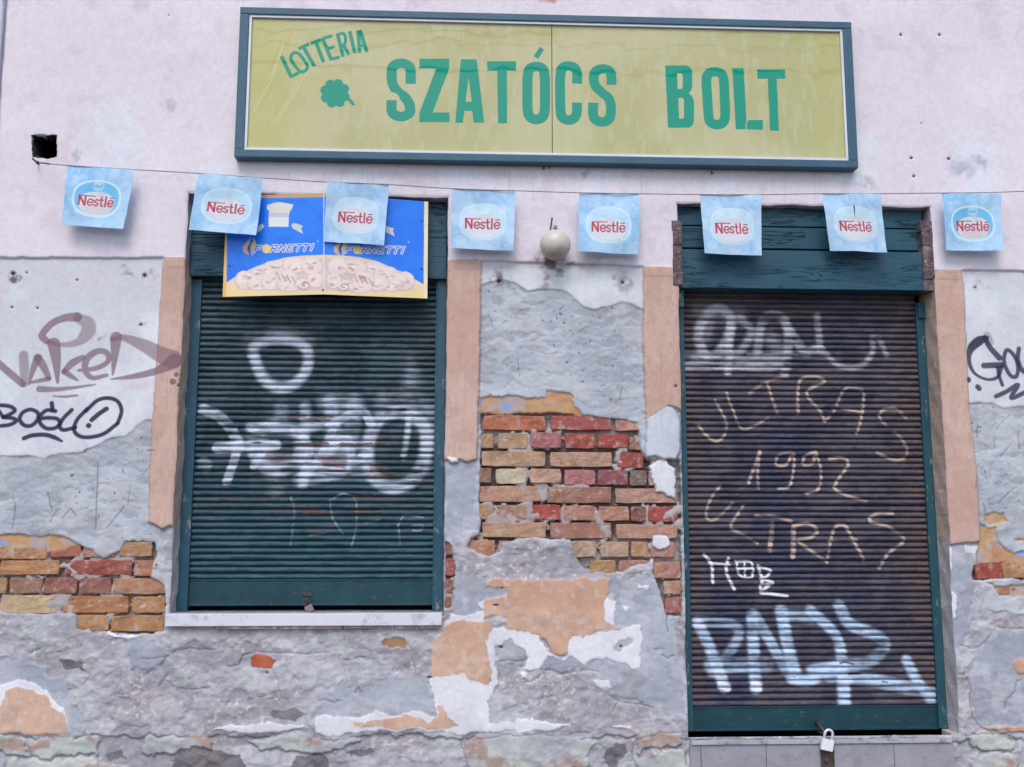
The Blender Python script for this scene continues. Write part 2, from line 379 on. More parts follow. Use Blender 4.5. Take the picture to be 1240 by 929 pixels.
# base course: stone blocks with a pale green wash, joints sunk in
lay([(-200, 892), (1400, 894), (1400, 1100), (-200, 1100)], rc, rough_h - .009)
stn_h = rough_h * .6 + .003
for P in ([(-60, 896), (32, 894), (31, 916), (-60, 918)], [(36, 894), (78, 892), (118, 896), (120, 914), (60, 918), (34, 915)],
          [(172, 896), (250, 892), (254, 902), (252, 910), (225, 906), (205, 914), (190, 916), (172, 912)],
          [(300, 900), (340, 892), (420, 893), (440, 897), (400, 908), (380, 914), (350, 912), (308, 906)],
          [(560, 895), (590, 892), (680, 890), (722, 894), (716, 925), (690, 940), (570, 936), (560, 914)],
          [(770, 896), (790, 890), (828, 888), (831, 905), (812, 910), (776, 912)], [(772, 916), (830, 912), (832, 940), (775, 940)],
          [(1172, 892), (1188, 888), (1215, 889), (1232, 900), (1230, 908), (1196, 911), (1178, 904)],
          [(1176, 914), (1236, 912), (1234, 940), (1178, 940)], [(10, 922), (90, 920), (150, 926), (150, 950), (0, 950)]):
    lay(P, mixc(mixc(grn, rc, sstep(-.05, .25, n_a) * .8), L(168, 124, 104), sstep(.16, .3, n_mid) * .5), stn_h, 1.4)
dk = field((92, 84, 88), (108, 100, 102), n=n_b)
for P in ([(204, 940), (214, 912), (232, 907), (262, 910), (290, 913), (301, 940)], [(346, 940), (358, 920), (372, 916), (380, 908), (396, 918), (402, 940)],
          [(735, 908), (745, 900), (757, 902), (760, 915), (748, 922), (742, 935), (732, 918)], [(418, 912), (440, 908), (455, 914), (440, 920)], [(126, 912), (150, 908), (152, 918), (134, 920)],
          [(328, 862), (350, 858), (368, 862), (360, 874), (330, 870)], [(70, 800), (100, 806), (104, 816), (78, 814)]):
    lay(P, dk, None, .9, al=.75)
# --- upper storey coat, proud of everything, and the peach bands round the openings
pk = field((225, 215, 222), (230, 221, 227), (221, 210, 219), n=n_big)
pk = mixc(pk, L(204, 192, 202), sstep(.25, .45, n_mid + spk2 * .3) * .25)
sal = field((198, 165, 150), (207, 176, 162), (190, 157, 143), n=n_col)
sal = mixc(sal, L(160, 130, 120), sstep(.66, .76, speck) * .5)
sal = mixc(sal, L(182, 152, 142), sstep(.1, .4, fbm(H_, W_, 14, 4, 77, ax=.3)) * .35)
b_h = .0165 + n_mid * .0012
lay([(200, 290), (240, 290), (226, 400), (214, 640), (205, 637), (196, 641), (190, 636), (180, 632), (184, 515), (191, 420), (196, 330)], sal, b_h, .25)
lay([(535, 290), (582, 290), (583, 330), (580, 480), (578, 556), (566, 560), (556, 556), (541, 557), (530, 560)], sal, b_h, .25)
lay([(778, 290), (828, 290), (830, 500), (818, 494), (806, 492), (796, 498), (782, 508), (780, 470), (778, 400)], sal, b_h, .25)
lay([(1120, 290), (1160, 290), (1166, 345), (1173, 480), (1184, 600), (1186, 656), (1150, 660), (1130, 655)], sal, b_h, .25)
lay([(782, 508), (796, 498), (806, 492), (816, 496), (823, 508), (824, 540), (820, 556), (805, 558), (793, 552), (782, 554)], field((186, 192, 202), (204, 208, 216)), .016, .4)
lay([(786, 562), (800, 556), (818, 568), (818, 606), (808, 600), (796, 596), (790, 584)], wht, .0035, .8)
lay([(790, 650), (808, 650), (812, 662), (800, 668), (790, 664)], wht, .004, .6)
lay([(541, 552), (552, 554), (556, 559), (546, 560)], wht, .02, .4)
ur = [(-300, -400), (1500, -400), (1500, 333), (1240, 329), (1160, 327), (1128, 327)] + [(1128, 330), (778, 323), (776, 323), (583, 316), (545, 315), (200, 313), (-300, 311)]
lay(ur, pk, .0165 + n_big * .004 + n_mid * .0008, .22)
# pilaster bands run up under the coat with rounded heads
for (xa, xb, yt) in ((199, 231, 312), (545, 583, 314), (778, 822, 323), (1133, 1162, 327)):
    lay([(xa + 2, yt + 8), (xa + 4, yt + 1), (xb - 4, yt), (xb, yt + 8), (xb, yt + 12), (xa, yt + 12)], sal, b_h + .0015, .2)
# beige band under the coat edge
def stain(x, y, rx, ry, col, al, seed=0, thr=-.1):
    P = [(x + rx * math.cos(t), y + ry * math.sin(t)) for t in np.linspace(0, 2 * math.pi, 16)[:-1]]
    Pm = WC.map(P); c = np.array(W(x, y, WC.depth)); r = np.array([abs(Pm[:, 0] - c[0]).max(), abs(Pm[:, 1] - c[1]).max()])
    sl = WC.box(c - r, c + r, .02)
    d = np.sqrt(((WC.X[sl[1]][None, :] + WC.wx[sl] * 2 - c[0]) / r[0]) ** 2 + ((WC.Z[sl[0]][:, None] + WC.wz[sl] * 2 - c[1]) / r[1]) ** 2)
    k = (1 - sstep(.2, 1.05, d)) * sstep(thr - .12, thr + .2, n_b[sl] * .6 + n_fin[sl] * .5) * al
    WC.c[sl] = WC.c[sl] * (1 - k[..., None]) + L(*col) * k[..., None]
zl = 2.492
edge_band = np.exp(-((ZZ - zl + .012 + .01 * n_mid) / .02) ** 2) * .45 * sstep(-.4, .3, n_col)  # uneven beige band just below the coat edge
WC.c[:] = mixc(WC.c, L(176, 158, 152), np.where((XX < -1.4) | (np.abs(XX - .36) < .4) | (XX > 2.34), edge_band, 0))
stain(672, 318, 34, 22, (96, 88, 100), .8); stain(665, 335, 12, 26, (140, 120, 120), .6); stain(712, 318, 40, 8, (170, 160, 165), .5)
stain(604, 340, 16, 14, (112, 92, 100), .8, thr=.0); stain(755, 342, 11, 20, (150, 148, 152), .9, thr=-.3)
stain(168, 330, 30, 14, (120, 116, 120), .7, thr=.05); stain(1184, 349, 14, 14, (178, 164, 170), .8)
stain(15, 332, 9, 7, (90, 80, 84), .9, thr=-.2); stain(172, 392, 8, 8, (90, 84, 90), .7, thr=.0); stain(125, 406, 9, 8, (120, 112, 118), .6, thr=0)
stain(208, 128, 12, 12, (178, 168, 184), .6); stain(460, 215, 400, 8, (196, 190, 200), .4, thr=-.1)
stain(667, 0, 22, 6, (190, 140, 130), .9, thr=-.4)
stain(340, 340, 60, 300, (200, 200, 205), .0)
for x, y, rx, ry in ((140, 165, 42, 48), (258, 205, 24, 14), (432, 214, 34, 14), (556, 212, 24, 14), (722, 216, 20, 16), (880, 222, 30, 12), (1030, 215, 36, 20), (1050, 180, 20, 24), (1180, 200, 40, 44)):
    stain(x, y, rx * 1.3, ry * 1.3, (222, 226, 232), .85, thr=-.25)
for x, y, rx, ry in ((97, 194, 8, 12), (705, 212, 5, 9), (1048, 222, 14, 10), (1160, 205, 20, 16), (1185, 195, 16, 14)):
    stain(x, y, rx, ry, (176, 178, 192), .8, thr=-.5)
rr = random.Random(3)
for i in range(46):                                         # scuffs and hairline marks on the upper coat
    x, y = rr.uniform(10, 1235), rr.choice([rr.uniform(0, 30), rr.uniform(30, 300)])
    if 285 < x < 1042 and 8 < y < 204: continue
    a = rr.uniform(-.5, .5); l = rr.uniform(4, 26)
    WC.put(WC.stroke([(x, y), (x + l * math.cos(a), y + l * math.sin(a) * .6)], rr.uniform(.6, 1.6), .8, scl=.0037, smooth=False), (176, 166, 178), rr.uniform(.1, .4))
for i in range(70):                                         # scratches in the grey coat
    zx = rr.choice([(5, 180, 560, 645), (590, 775, 380, 475), (1178, 1240, 500, 610)]); x, y = rr.uniform(*zx[:2]), rr.uniform(*zx[2:])
    a = rr.choice([rr.uniform(-.4, .3), rr.uniform(1.2, 1.8), rr.uniform(-1, -.7)]); l = rr.uniform(3, 22)
    sm = WC.stroke([(x, y), (x + l * .5 * math.cos(a) + rr.uniform(-1, 1), y + l * .5 * math.sin(a) + rr.uniform(-1, 1)), (x + l * math.cos(a), y + l * math.sin(a))], rr.uniform(.5, 1.4), .6, scl=.0037)
    WC.put(sm, (104, 102, 108), rr.uniform(.25, .75)); hgt[sm[0]] -= sm[1] * .0015
for P in ([(128, 640), (150, 613)], [(57, 595), (62, 618)], [(188, 545), (178, 545)], [(14, 640), (17, 622), (18, 610)], [(115, 640), (118, 560)], [(75, 627), (85, 615), (92, 625)]):
    WC.put(WC.stroke(P, 1.3, .6, scl=.0037, smooth=False), (96, 94, 100), .7)
# holes: nails, dowels, and the square hole in the upper wall
for x, y, r in ((1090, 43, 1.7), (1137, 43, 1.7), (1103, 192, 1.8), (1148, 193, 1.8), (1106, 214, 1.6), (15, 331, 2.4), (32, 330, 1.2), (175, 333, 2.2), (754, 342, 1.9), (1181, 348, 1.3), (217, 467, 1.4), (683, 391, 1.1), (93, 339, 1.2), (170, 393, 1.4), (818, 468, 1.6), (607, 784, 1.6), (752, 783, 1.4), (14, 372, 1.3), (45, 373, 1.3), (323, 815, 1.3), (604, 340, 2.5), (687, 439, 1.), (1115, 150, .8), (205, 20, .8), (862, 210, 1.4), (658, 204, 1.4)):
    sm = WC.stroke([(x - .1, y), (x + .1, y)], r * 2, .6, scl=.0037, smooth=False)
    WC.put(sm, (48, 42, 46), .9); hgt[sm[0]] -= sm[1] * .008
sl, mk = WC.poly([(39.5, 164), (60, 164.5), (70, 164), (70.5, 191), (58, 193), (40, 190.5)], warp=.2)
WC.c[sl] = np.where(mk[..., None], L(58, 50, 52), WC.c[sl])  # dark rim, so the hole's side walls carry painted shade
sl, mk = WC.poly([(42, 166), (52, 165), (60, 167), (67, 166), (68, 178), (67, 189), (58, 191), (50, 188), (43, 188), (42, 178)], warp=.25)
hgt[sl] = np.where(mk, -.24, hgt[sl]); WC.c[sl] = np.where(mk[..., None], L(30, 26, 28), WC.c[sl])  # inside of the hole coloured near-black as painted shade
for tr__, Ps in ((lambda X, Y: (250 + X / 3.875, 700 + Y / 3.875), [[(100, 415), (150, 410), (170, 365), (230, 345), (330, 350), (440, 358), (580, 350)], [(650, 385), (700, 380), (750, 370)], [(90, 600), (95, 585), (140, 582)], [(470, 700), (380, 725), (310, 740), (220, 760), (190, 790)], [(520, 580), (560, 570), (600, 585), (635, 575)], [(665, 520), (685, 505)], [(700, 540), (712, 515), (730, 545)]]),
                 (lambda X, Y: (X / 4.057, 700 + Y / 4.057), [[(690, 400), (760, 395), (840, 380), (860, 360), (930, 345), (1000, 355), (1065, 355)], [(1130, 435), (1170, 430), (1190, 390), (1217, 375)], [(780, 530), (800, 500), (860, 540), (940, 550), (1030, 540)], [(250, 372), (300, 360)], [(140, 375), (210, 340)], [(330, 550), (375, 545)], [(570, 570), (610, 572)], [(720, 600), (750, 580)], [(450, 265), (500, 262), (535, 240)], [(820, 470), (800, 510)], [(400, 530), (440, 470)]]),
                 (lambda X, Y: (530 + X / 3.875, 690 + Y / 3.875), [[(500, 470), (560, 478), (590, 490), (640, 480), (690, 468), (760, 480)], [(800, 585), (850, 620), (940, 630), (1020, 650)], [(820, 670), (850, 620)], [(110, 840), (112, 808), (150, 800), (250, 790), (330, 770), (390, 785), (480, 770), (560, 785), (640, 770), (720, 765)], [(915, 900), (915, 850), (925, 810), (960, 790), (1050, 765), (1150, 760), (1165, 790)], [(1020, 375), (1075, 370)], [(1055, 400), (1080, 415), (1110, 400)], [(290, 436), (330, 425), (400, 432), (420, 420)], [(1060, 840), (1150, 842)], [(1050, 60), (1075, 200), (1080, 300)], [(520, 470), (480, 500), (440, 525), (400, 530)], [(470, 640), (490, 600), (560, 590)]]),
                 (lambda X, Y: (1120 + X / 4.058, 700 + Y / 4.058), [[(150, 470), (200, 475), (230, 540), (225, 600), (235, 680), (280, 740), (350, 750), (470, 740)], [(205, 775), (230, 830), (290, 855), (350, 850), (460, 845)], [(205, 775), (260, 768), (320, 765), (400, 770), (455, 790), (465, 850)], [(370, 245), (430, 250), (560, 245)], [(480, 500), (455, 510), (440, 570), (405, 600), (400, 650)], [(180, 330), (240, 350), (300, 320), (330, 270)]])):
    for P in Ps:
        rs = random.Random(int(P[0][0])); Q = []
        for p0, p1 in zip(P, P[1:]):
            for t in np.arange(0, 1, .2): Q.append((p0[0] + (p1[0] - p0[0]) * t + rs.uniform(-4, 4), p0[1] + (p1[1] - p0[1]) * t + rs.uniform(-4, 4), rs.uniform(2.5, 7)))
        Q.append((P[-1][0], P[-1][1], 2)); sm = WC.stroke(Q, 5, 2.0, tr=tr__, scl=.0038 / 4, smooth=False)
        WC.put(sm, (104, 98, 104), .6); hgt[sm[0]] -= sm[1] * .004
# rain streaks and faint drips on the painted coats
for i in range(60):
    x = rr.choice([rr.uniform(196, 226), rr.uniform(546, 580), rr.uniform(782, 820), rr.uniform(1140, 1175)]); y = rr.uniform(330, 560); l = rr.uniform(15, 80)
    WC.put(WC.stroke([(x, y), (x + (x - 640) * .00009 * l, y + l)], rr.uniform(.6, 2.4), 1.0, scl=.0037, smooth=False), rr.choice([(170, 138, 126), (214, 188, 176), (150, 124, 116)]), rr.uniform(.06, .22))
for i in range(40):
    x = rr.uniform(290, 1040); y = rr.uniform(203, 214); l = rr.uniform(6, 34)
    WC.put(WC.stroke([(x, y), (x + rr.uniform(-1, 1), y + l)], rr.uniform(.8, 3), 1.6, scl=.0037, smooth=False), (186, 172, 182), rr.uniform(.08, .28))
# vertical joint at the far left where the next house's trim begins
P = WC.map([(8, 0), (5, 60), (-1, 160), (-12, 400)])
sl, mk = WC.poly([(8, -300), (8, 0), (5, 60), (-1, 160), (-16, 500), (-48, 1300), (-500, 1300), (-400, -300)], warp=.0)
hgt[sl] = np.where(mk, .034, hgt[sl]); WC.c[sl] = np.where(mk[..., None], L(206, 212, 220), WC.c[sl])
sm = WC.stroke([(9, -60), (8.5, 0), (5, 60), (-1, 160), (-16, 500), (-48, 1300)], 2.2, .7, scl=.0037); WC.put(sm, (140, 126, 150), .8); hgt[sm[0]] -= sm[1] * .01

# ------------------------------------------------------------------ tags on the wall
def z_(x0, y0, s): return lambda X, Y: (x0 + X / s, y0 + Y / s)
def tag(cv, tr, scl, col, al, strokes, soft=2.0, noise=None):
    for st in strokes:
        pts, w_ = st[0], st[1]; a = st[2] if len(st) > 2 else al; sf = st[3] if len(st) > 3 else soft; cl = st[4] if len(st) > 4 else False
        sl, k = cv.stroke(pts, w_, sf, closed=cl, tr=tr, scl=scl)
        if noise is not None: k = k * np.clip(.72 + noise[sl] * .9, 0, 1)
        cv.put((sl, k), col, a)
T1 = z_(0, 370, 5.16); s1 = .0039 / 5.16
tag(WC, T1, s1, (126, 98, 106), .78, [
    ([(290, 222, 40), (262, 185, 42), (320, 115, 42), (400, 78, 45), (480, 72, 60)], 40),
    ([(480, 75, 50), (545, 110, 80), (548, 165, 85), (490, 225, 50), (400, 245, 30), (300, 228, 25)], 60, .6, 7),
    ([(335, 240, 75), (350, 340, 55), (358, 480, 18)], 50),
    ([(-30, 345), (140, 490)], 42), ([(150, 490, 40), (150, 400, 55), (145, 310, 55)], 55, .6, 6),
    ([(178, 492, 14), (205, 400, 35), (235, 328, 50)], 40), ([(235, 328, 50), (270, 380, 45), (305, 455, 30)], 45), ([(300, 458, 30), (195, 480, 18)], 24),
    ([(400, 412, 30), (450, 360, 46), (515, 325, 34)], 44), ([(400, 412, 36), (440, 440, 30), (482, 466, 14)], 34),
    ([(490, 405, 18), (600, 392, 30), (672, 350, 30), (668, 298, 34), (610, 285, 36), (545, 330, 44), (530, 400, 36), (575, 452, 30), (665, 435, 22)], 34),
    ([(725, 200, 70), (715, 320, 42), (704, 430, 14)], 50),
    ([(700, 212, 30), (770, 200, 40), (900, 250, 75), (1000, 305, 95), (1080, 338, 110)], 60, .68, 5),
    ([(1090, 350, 90), (1000, 402, 50), (850, 440, 34), (695, 460, 10)], 50),
    ([(245, 522, 38), (350, 524, 28), (470, 512, 20), (592, 494, 10)], 30), ([(330, 566, 8), (400, 570, 16), (480, 562, 14)], 14),
    ([(1104, 433), (1106, 434)], 28, .9), ([(1083, 477), (1085, 478)], 36, .9)])
tag(WC, T1, s1, (44, 36, 66), .94, [
    ([(-10, 622), (60, 630), (92, 655), (60, 680), (20, 698)], 24), ([(20, 698), (80, 705), (100, 722), (60, 745), (5, 752)], 24), ([(-20, 640), (20, 700)], 22),
    ([(190, 650), (140, 670), (122, 712), (150, 748), (195, 750), (232, 715), (235, 672)], 24, .94, 2.5, True),
    ([(322, 610), (328, 652)], 26), ([(345, 660), (290, 655), (252, 690), (250, 735), (290, 768), (345, 765), (372, 735), (355, 708), (300, 702), (255, 706)], 24),
    ([(448, 652), (395, 705), (372, 752), (395, 778), (470, 762)], 24),
    ([(545, 645), (480, 715), (462, 780), (500, 818), (570, 822), (650, 800), (730, 740)], 24), ([(735, 735), (758, 660), (735, 600), (675, 578), (610, 592), (560, 635), (535, 660)], 24),
    ([(665, 645), (620, 675), (572, 715)], 28), ([(552, 750), (554, 751)], 31), ([(148, 830), (200, 812), (280, 808), (340, 825), (385, 848, 14)], 26)], soft=2.5)
T2 = z_(1120, 300, 4.425); s2 = .0039 / 4.425
tag(WC, T2, s2, (52, 50, 72), .9, [
    ([(335, 482, 20), (290, 500, 50), (248, 540, 40), (236, 600, 26), (265, 670, 18), (330, 705, 16), (388, 695, 20), (412, 640, 24)], 26),
    ([(300, 495, 40), (255, 530, 50)], 40, .5, 8),
    ([(322, 482, 30), (350, 535, 30), (400, 590, 34)], 30), ([(318, 632), (410, 628)], 32), ([(390, 640), (400, 690), (416, 736)], 20),
    ([(440, 548), (425, 610), (455, 680), (490, 690), (500, 640), (480, 580)], 22, .9, 2, True),
    ([(505, 540), (500, 600), (530, 665), (560, 600)], 24), ([(382, 797), (440, 770), (500, 735), (463, 805), (545, 772)], 24),
    ([(234, 706), (235, 709)], 28), ([(284, 745), (292, 755)], 28), ([(335, 470, 40), (345, 500, 50)], 40, .4, 9)], soft=2.5)
hgt = blur(hgt, 1)
wall_img = WC.image('wall_coats')
hb = np.repeat(((hgt + .03) * 10)[..., None], 3, 2)          # height picture, for fine relief below the mesh size
HCV = Canvas(WC.x0, WC.x1, WC.z0, WC.z1, WC.res); HCV.c = hb.astype(np.float32); h_img = HCV.image('wall_relief')

N = NT('wall_plaster'); q = N.canvas(WC, wall_img); qh = N.canvas(WC, h_img)
f1 = N.ramp(N.noise(38, 8, .65), .25, .75, .90, 1.07); f2 = N.ramp(N.noise(170, 5, .75), .25, .75, .89, 1.10)
col = N.mix(1.0, q.outputs[0], N.math('MULTIPLY', f1, f2), 'MULTIPLY')
b1 = N.bump(qh.outputs[0], .1, .45); b2 = N.bump(N.noise(190, 6, .75), .0030, .8, b1)
M_WALL = N.fin(col, .92, b2, .15)

# ------------------------------------------------------------------ wall mesh with two openings
OPEN = dict(win=(-1.300, -.106, .895, 2.800), door=(.970, 2.192, .365, 2.790))
STEP = .0062
xs = np.arange(-2.75, 3.2501, STEP); zs = np.arange(0, 4.2001, STEP)
def snap(a, vals):
    for v in vals: a[np.argmin(abs(a - v))] = v
snap(xs, [OPEN['win'][0], OPEN['win'][1], OPEN['door'][0], OPEN['door'][1]]); snap(zs, [OPEN['win'][2], OPEN['win'][3], OPEN['door'][2], OPEN['door'][3]])
XI = np.clip(((xs - WC.x0) / WC.res - .5), 0, WC.W - 1.001); ZI = np.clip(((zs - WC.z0) / WC.res - .5), 0, WC.H - 1.001)
xi = XI.astype(int); zi = ZI.astype(int); fx = (XI - xi)[None, :]; fz = (ZI - zi)[:, None]
g = lambda a, b: hgt[np.ix_(a, b)]
Hm = (g(zi, xi) * (1 - fz) + g(zi + 1, xi) * fz) * (1 - fx) + (g(zi, xi + 1) * (1 - fz) + g(zi + 1, xi + 1) * fz) * fx
VX = np.repeat(xs[None, :], len(zs), 0); VZ = np.repeat(zs[:, None], len(xs), 1)
EDGE = {}
rng = np.random.default_rng(5)
def jit(n, amp, cell):
    return (fbm(4, n, cell, 4, int(rng.integers(1e6)))[1] * amp * 2)
keep = np.ones((len(zs) - 1, len(xs) - 1), bool)
for k, (a, b, c, d) in OPEN.items():
    ja, jb, ia, ib = [int(np.argmin(abs(v - t))) for v, t in ((xs, a), (xs, b), (zs, c), (zs, d))]
    keep[ia:ib, ja:jb] = False
    for j, sg in ((ja, -1), (jb, 1)):
        e = jit(ib - ia + 1, .0022, 24) + jit(ib - ia + 1, .0010, 5)
        VX[ia:ib + 1, j] += e; VX[ia:ib + 1, j + sg] += e * .5
        Hm[ia:ib + 1, j] -= .006; Hm[ia:ib + 1, j + sg] -= .0015
    for i, sg in ((ia, -1), (ib, 1)):
        e = jit(jb - ja + 1, .003, 14); e[0] = e[-1] = 0
        if i == ib: VZ[i, ja:jb + 1] += e
        Hm[i, ja:jb + 1] -= .005
    EDGE[k] = (ja, jb, ia, ib)
nz, nx = VX.shape
co = np.stack([VX, -Hm, VZ], -1).reshape(-1, 3).astype(np.float32)
idx = np.arange(nz * nx).reshape(nz, nx)
F = np.stack([idx[:-1, :-1], idx[:-1, 1:], idx[1:, 1:], idx[1:, :-1]], -1)[keep]
me = bpy.data.meshes.new('wall'); me.vertices.add(len(co)); me.vertices.foreach_set('co', co.ravel())
me.loops.add(F.size); me.loops.foreach_set('vertex_index', F.ravel().astype(np.int32))
me.polygons.add(len(F)); me.polygons.foreach_set('loop_start', (np.arange(len(F)) * 4).astype(np.int32))
me.polygons.foreach_set('use_smooth', np.ones(len(F), bool)); me.materials.append(M_WALL); me.update(calc_edges=True)
house = empty('shop_building', (0, 0, 0), label='old street-front shop with peeling pink and white plaster, bare brick patches and two rolled-down shutters', cat='building')
wall = link('wall', me, house)
# reveals: the sides and head of each opening, going back from the wall's own edge
def reveal_mat(name, a, b, c):
    N = NT(name); f = N.ramp(N.noise(9, 7, .65), .3, .7); cc = N.mix(f, a, b)
    cc = N.mix(N.ramp(N.noise(22, 8, .7), .55, .66), cc, c); return N.fin(cc, .9, N.bump(N.noise(90, 7, .65), .006), .15)
M_REV = reveal_mat('reveal_plaster', S(196, 172, 158), S(182, 158, 142), S(212, 202, 186))
M_REVLO = reveal_mat('reveal_render', S(168, 160, 164), S(190, 184, 186), S(216, 210, 196))
M_REVUP = reveal_mat('reveal_upper', S(196, 186, 194), S(176, 160, 166), S(150, 128, 128))
def reveal(k, side, zlo, zhi, mat, back):
    ja, jb, ia, ib = EDGE[k]
    if side == 'head': e = [(VX[ib, j], -Hm[ib, j], VZ[ib, j]) for j in range(ja, jb + 1)]
    else:
        j = ja if side == 'left' else jb
        e = [(VX[i, j], -Hm[i, j], VZ[i, j]) for i in range(ia, ib + 1) if zlo - .004 <= VZ[i, j] <= zhi + .004]
    ys = np.linspace(0, 1, 9); V = []; Fc = []; n = len(e); sg = {'left': 1, 'right': -1, 'head': 0}[side]
    for r_, t in enumerate(ys):
        for q_, (x, y, z) in enumerate(e):
            wob = 0 if r_ == 0 else .0035 * math.sin(q_ * .31 + r_) * math.sin(q_ * .083 + 2 * r_)
            if side == 'head': V.append((x, y + (back - y) * t, z + wob - t * .004))
            else: V.append((x + sg * (t * .006) + wob, y + (back - y) * t, z))
    for r_ in range(8):
        for q_ in range(n - 1):
            a = r_ * n + q_; Fc.append((a, a + 1, a + n + 1, a + n))
    return mesh('reveal', V, Fc, mat, wall, True)
zc = 2.49
reveal('win', 'left', 1.285, zc, M_REV, .13); reveal('win', 'left', .89, 1.285, M_REVLO, .13); reveal('win', 'left', zc, 2.8, M_REVUP, .13)
reveal('win', 'right', 1.6, zc, M_REV, .13); reveal('win', 'right', .89, 1.6, M_REVLO, .13); reveal('win', 'right', zc, 2.8, M_REVUP, .13); reveal('win', 'head', 0, 0, M_REVUP, .13)
reveal('door', 'left', 1.75, zc, M_REV, .14); reveal('door', 'left', .36, 1.75, M_REVLO, .14); reveal('door', 'left', zc, 2.8, M_REVUP, .14)
reveal('door', 'right', 1.23, zc, M_REV, .14); reveal('door', 'right', .36, 1.23, M_REVLO, .14); reveal('door', 'right', zc, 2.8, M_REVUP, .14); reveal('door', 'head', 0, 0, M_REVUP, .14)
# plain continuation of the house beyond the picture, and dark closed interior behind the openings
M_EXT = simple('plain_plaster', S(205, 196, 206), .9, .15, .05, 3, 120, .003)
M_DARK = simple('dark_interior', S(30, 28, 30), .9, .1)
for nm, x0, x1, z0, z1 in (('wall_end', -7, -2.75, 0, 5.2), ('wall_end', 3.25, 8, 0, 5.2), ('wall_top', -2.75, 3.25, 4.2, 5.2)):
    box(nm, x0, x1, -.018, .35, z0, z1, M_EXT, house)
box('interior_wall', -2.75, 3.25, .30, .35, 0, 4.2, M_DARK, house)

# ------------------------------------------------------------------ bricks, one by one
N = NT('brick_clay'); oi = N.n('ObjectInfo'); rnd = oi.outputs['Random']
off = N.n('CombineXYZ'); N.l(N.math('MULTIPLY', rnd, 37.), off.inputs[0]); N.l(N.math('MULTIPLY', rnd, 91.), off.inputs[2])
va = N.n('VectorMath', operation='ADD'); N.l(N.pos(), va.inputs[0]); N.l(off.outputs[0], va.inputs[1]); vv = va.outputs[0]
base = N.mix(N.ramp(N.noise(14, 6, .6, vv), .30, .72), N.mix(1.0, oi.outputs['Color'], S(208, 190, 190), 'MULTIPLY'), oi.outputs['Color'])
base = N.mix(N.ramp(N.noise(9, 5, .6, vv, 1.2), .54, .68, 0, .45), base, S(200, 166, 130))
base = N.mix(N.ramp(N.noise(19, 6, .62, vv, .6), .58, .70, 0, .4), base, S(160, 92, 80))
base = N.mix(N.ramp(N.noise(1., 7, .65, N.vmap((12, 12, 46), vec=vv), .8), .50, .62, 0, .5), base, N.mix(1.0, oi.outputs['Color'], S(255, 226, 196), 'MULTIPLY'))
base = N.mix(N.ramp(N.noise(1., 7, .7, N.vmap((18, 18, 60), (5, 1, 2), vec=vv), .8), .54, .66, 0, .5), base, S(126, 88, 80))
base = N.mix(N.ramp(N.noise(26, 8, .7, vv), .53, .66, 0, .75), base, S(198, 188, 182))
base = N.mix(N.ramp(N.noise(70, 5, .7, vv), .60, .72, 0, .55), base, S(92, 70, 62))
M_BRICK = N.fin(base, .88, N.bump(N.noise(75, 9, .78, vv), .012, 1.0), .18)
def brick(x0, y0, x1, y1, col, proud=0.0, nick=1.0):
    ax, az = W(x0, y1, -.0); bx, bz = W(x1, y0, -.0)
    (tx0, tz0), (tx1, tz1) = (min(ax, bx), min(az, bz)), (max(ax, bx), max(az, bz))
    w_, h_ = tx1 - tx0, tz1 - tz0; r = random.Random(int(x0 * 13 + y0 * 7))
    nx_, nz_ = 5, 3; f0 = .004 - proud + r.uniform(-.003, .003); tl = r.uniform(-.003, .003)
    V = []; Fc = []
    for L_ in range(3):                       # back ring, edge ring, inner front
        ins = (0, .0004, .0032)[L_]; y = (.05, f0 + .0026, f0)[L_]
        for i in range(nz_ + 1):
            for j in range(nx_ + 1):
                e = i in (0, nz_) or j in (0, nx_)
                if L_ < 2 and not e: continue
                u, v = j / nx_, i / nz_
                x = tx0 + w_ * u; z = tz0 + h_ * v
                if e:
                    x += (ins if u < .5 else -ins) * (j in (0, nx_)); z += (ins if v < .5 else -ins) * (i in (0, nz_))
                jr = random.Random(int(x0 * 31 + y0 * 17 + i * 5 + j * 101))
                dx, dz = jr.uniform(-1, 1) * .0026 * nick, jr.uniform(-1, 1) * .0018 * nick
                if i in (0, nz_) and j in (0, nx_): dx += (.0018 if u < .5 else -.0018) * nick; dz += (.0015 if v < .5 else -.0015) * nick
                V.append((x + dx, y + (jr.uniform(-.0026, .0026) if L_ == 2 else 0) + tl * (u - .5) * 2 * (L_ > 0), z + dz))
    per = [(0, j) for j in range(nx_ + 1)] + [(i, nx_) for i in range(1, nz_ + 1)] + [(nz_, j) for j in range(nx_ - 1, -1, -1)] + [(i, 0) for i in range(nz_ - 1, 0, -1)]
    order = [(i, j) for i in range(nz_ + 1) for j in range(nx_ + 1) if i in (0, nz_) or j in (0, nx_)]
    np_ = len(per); m0 = {p: k for k, p in enumerate(order)}; m1 = {p: k + np_ for k, p in enumerate(order)}
    m2 = {(i, j): 2 * np_ + i * (nx_ + 1) + j for i in range(nz_ + 1) for j in range(nx_ + 1)}
    for k in range(np_):
        p, q_ = per[k], per[(k + 1) % np_]
        Fc.append((m0[p], m0[q_], m1[q_], m1[p])); Fc.append((m1[p], m1[q_], m2[q_], m2[p]))
    for i in range(nz_):
        for j in range(nx_): Fc.append((m2[i, j], m2[i, j + 1], m2[i + 1, j + 1], m2[i + 1, j]))
    o = mesh('brick', V, Fc, M_BRICK, wall, False); 
    gm = sum(col) / 3; col = tuple(min(236, (c_ * .76 + gm * .24) * 1.16 + d_) for c_, d_ in zip(col, (0, 3, 3))); o.color = S(*col); return o
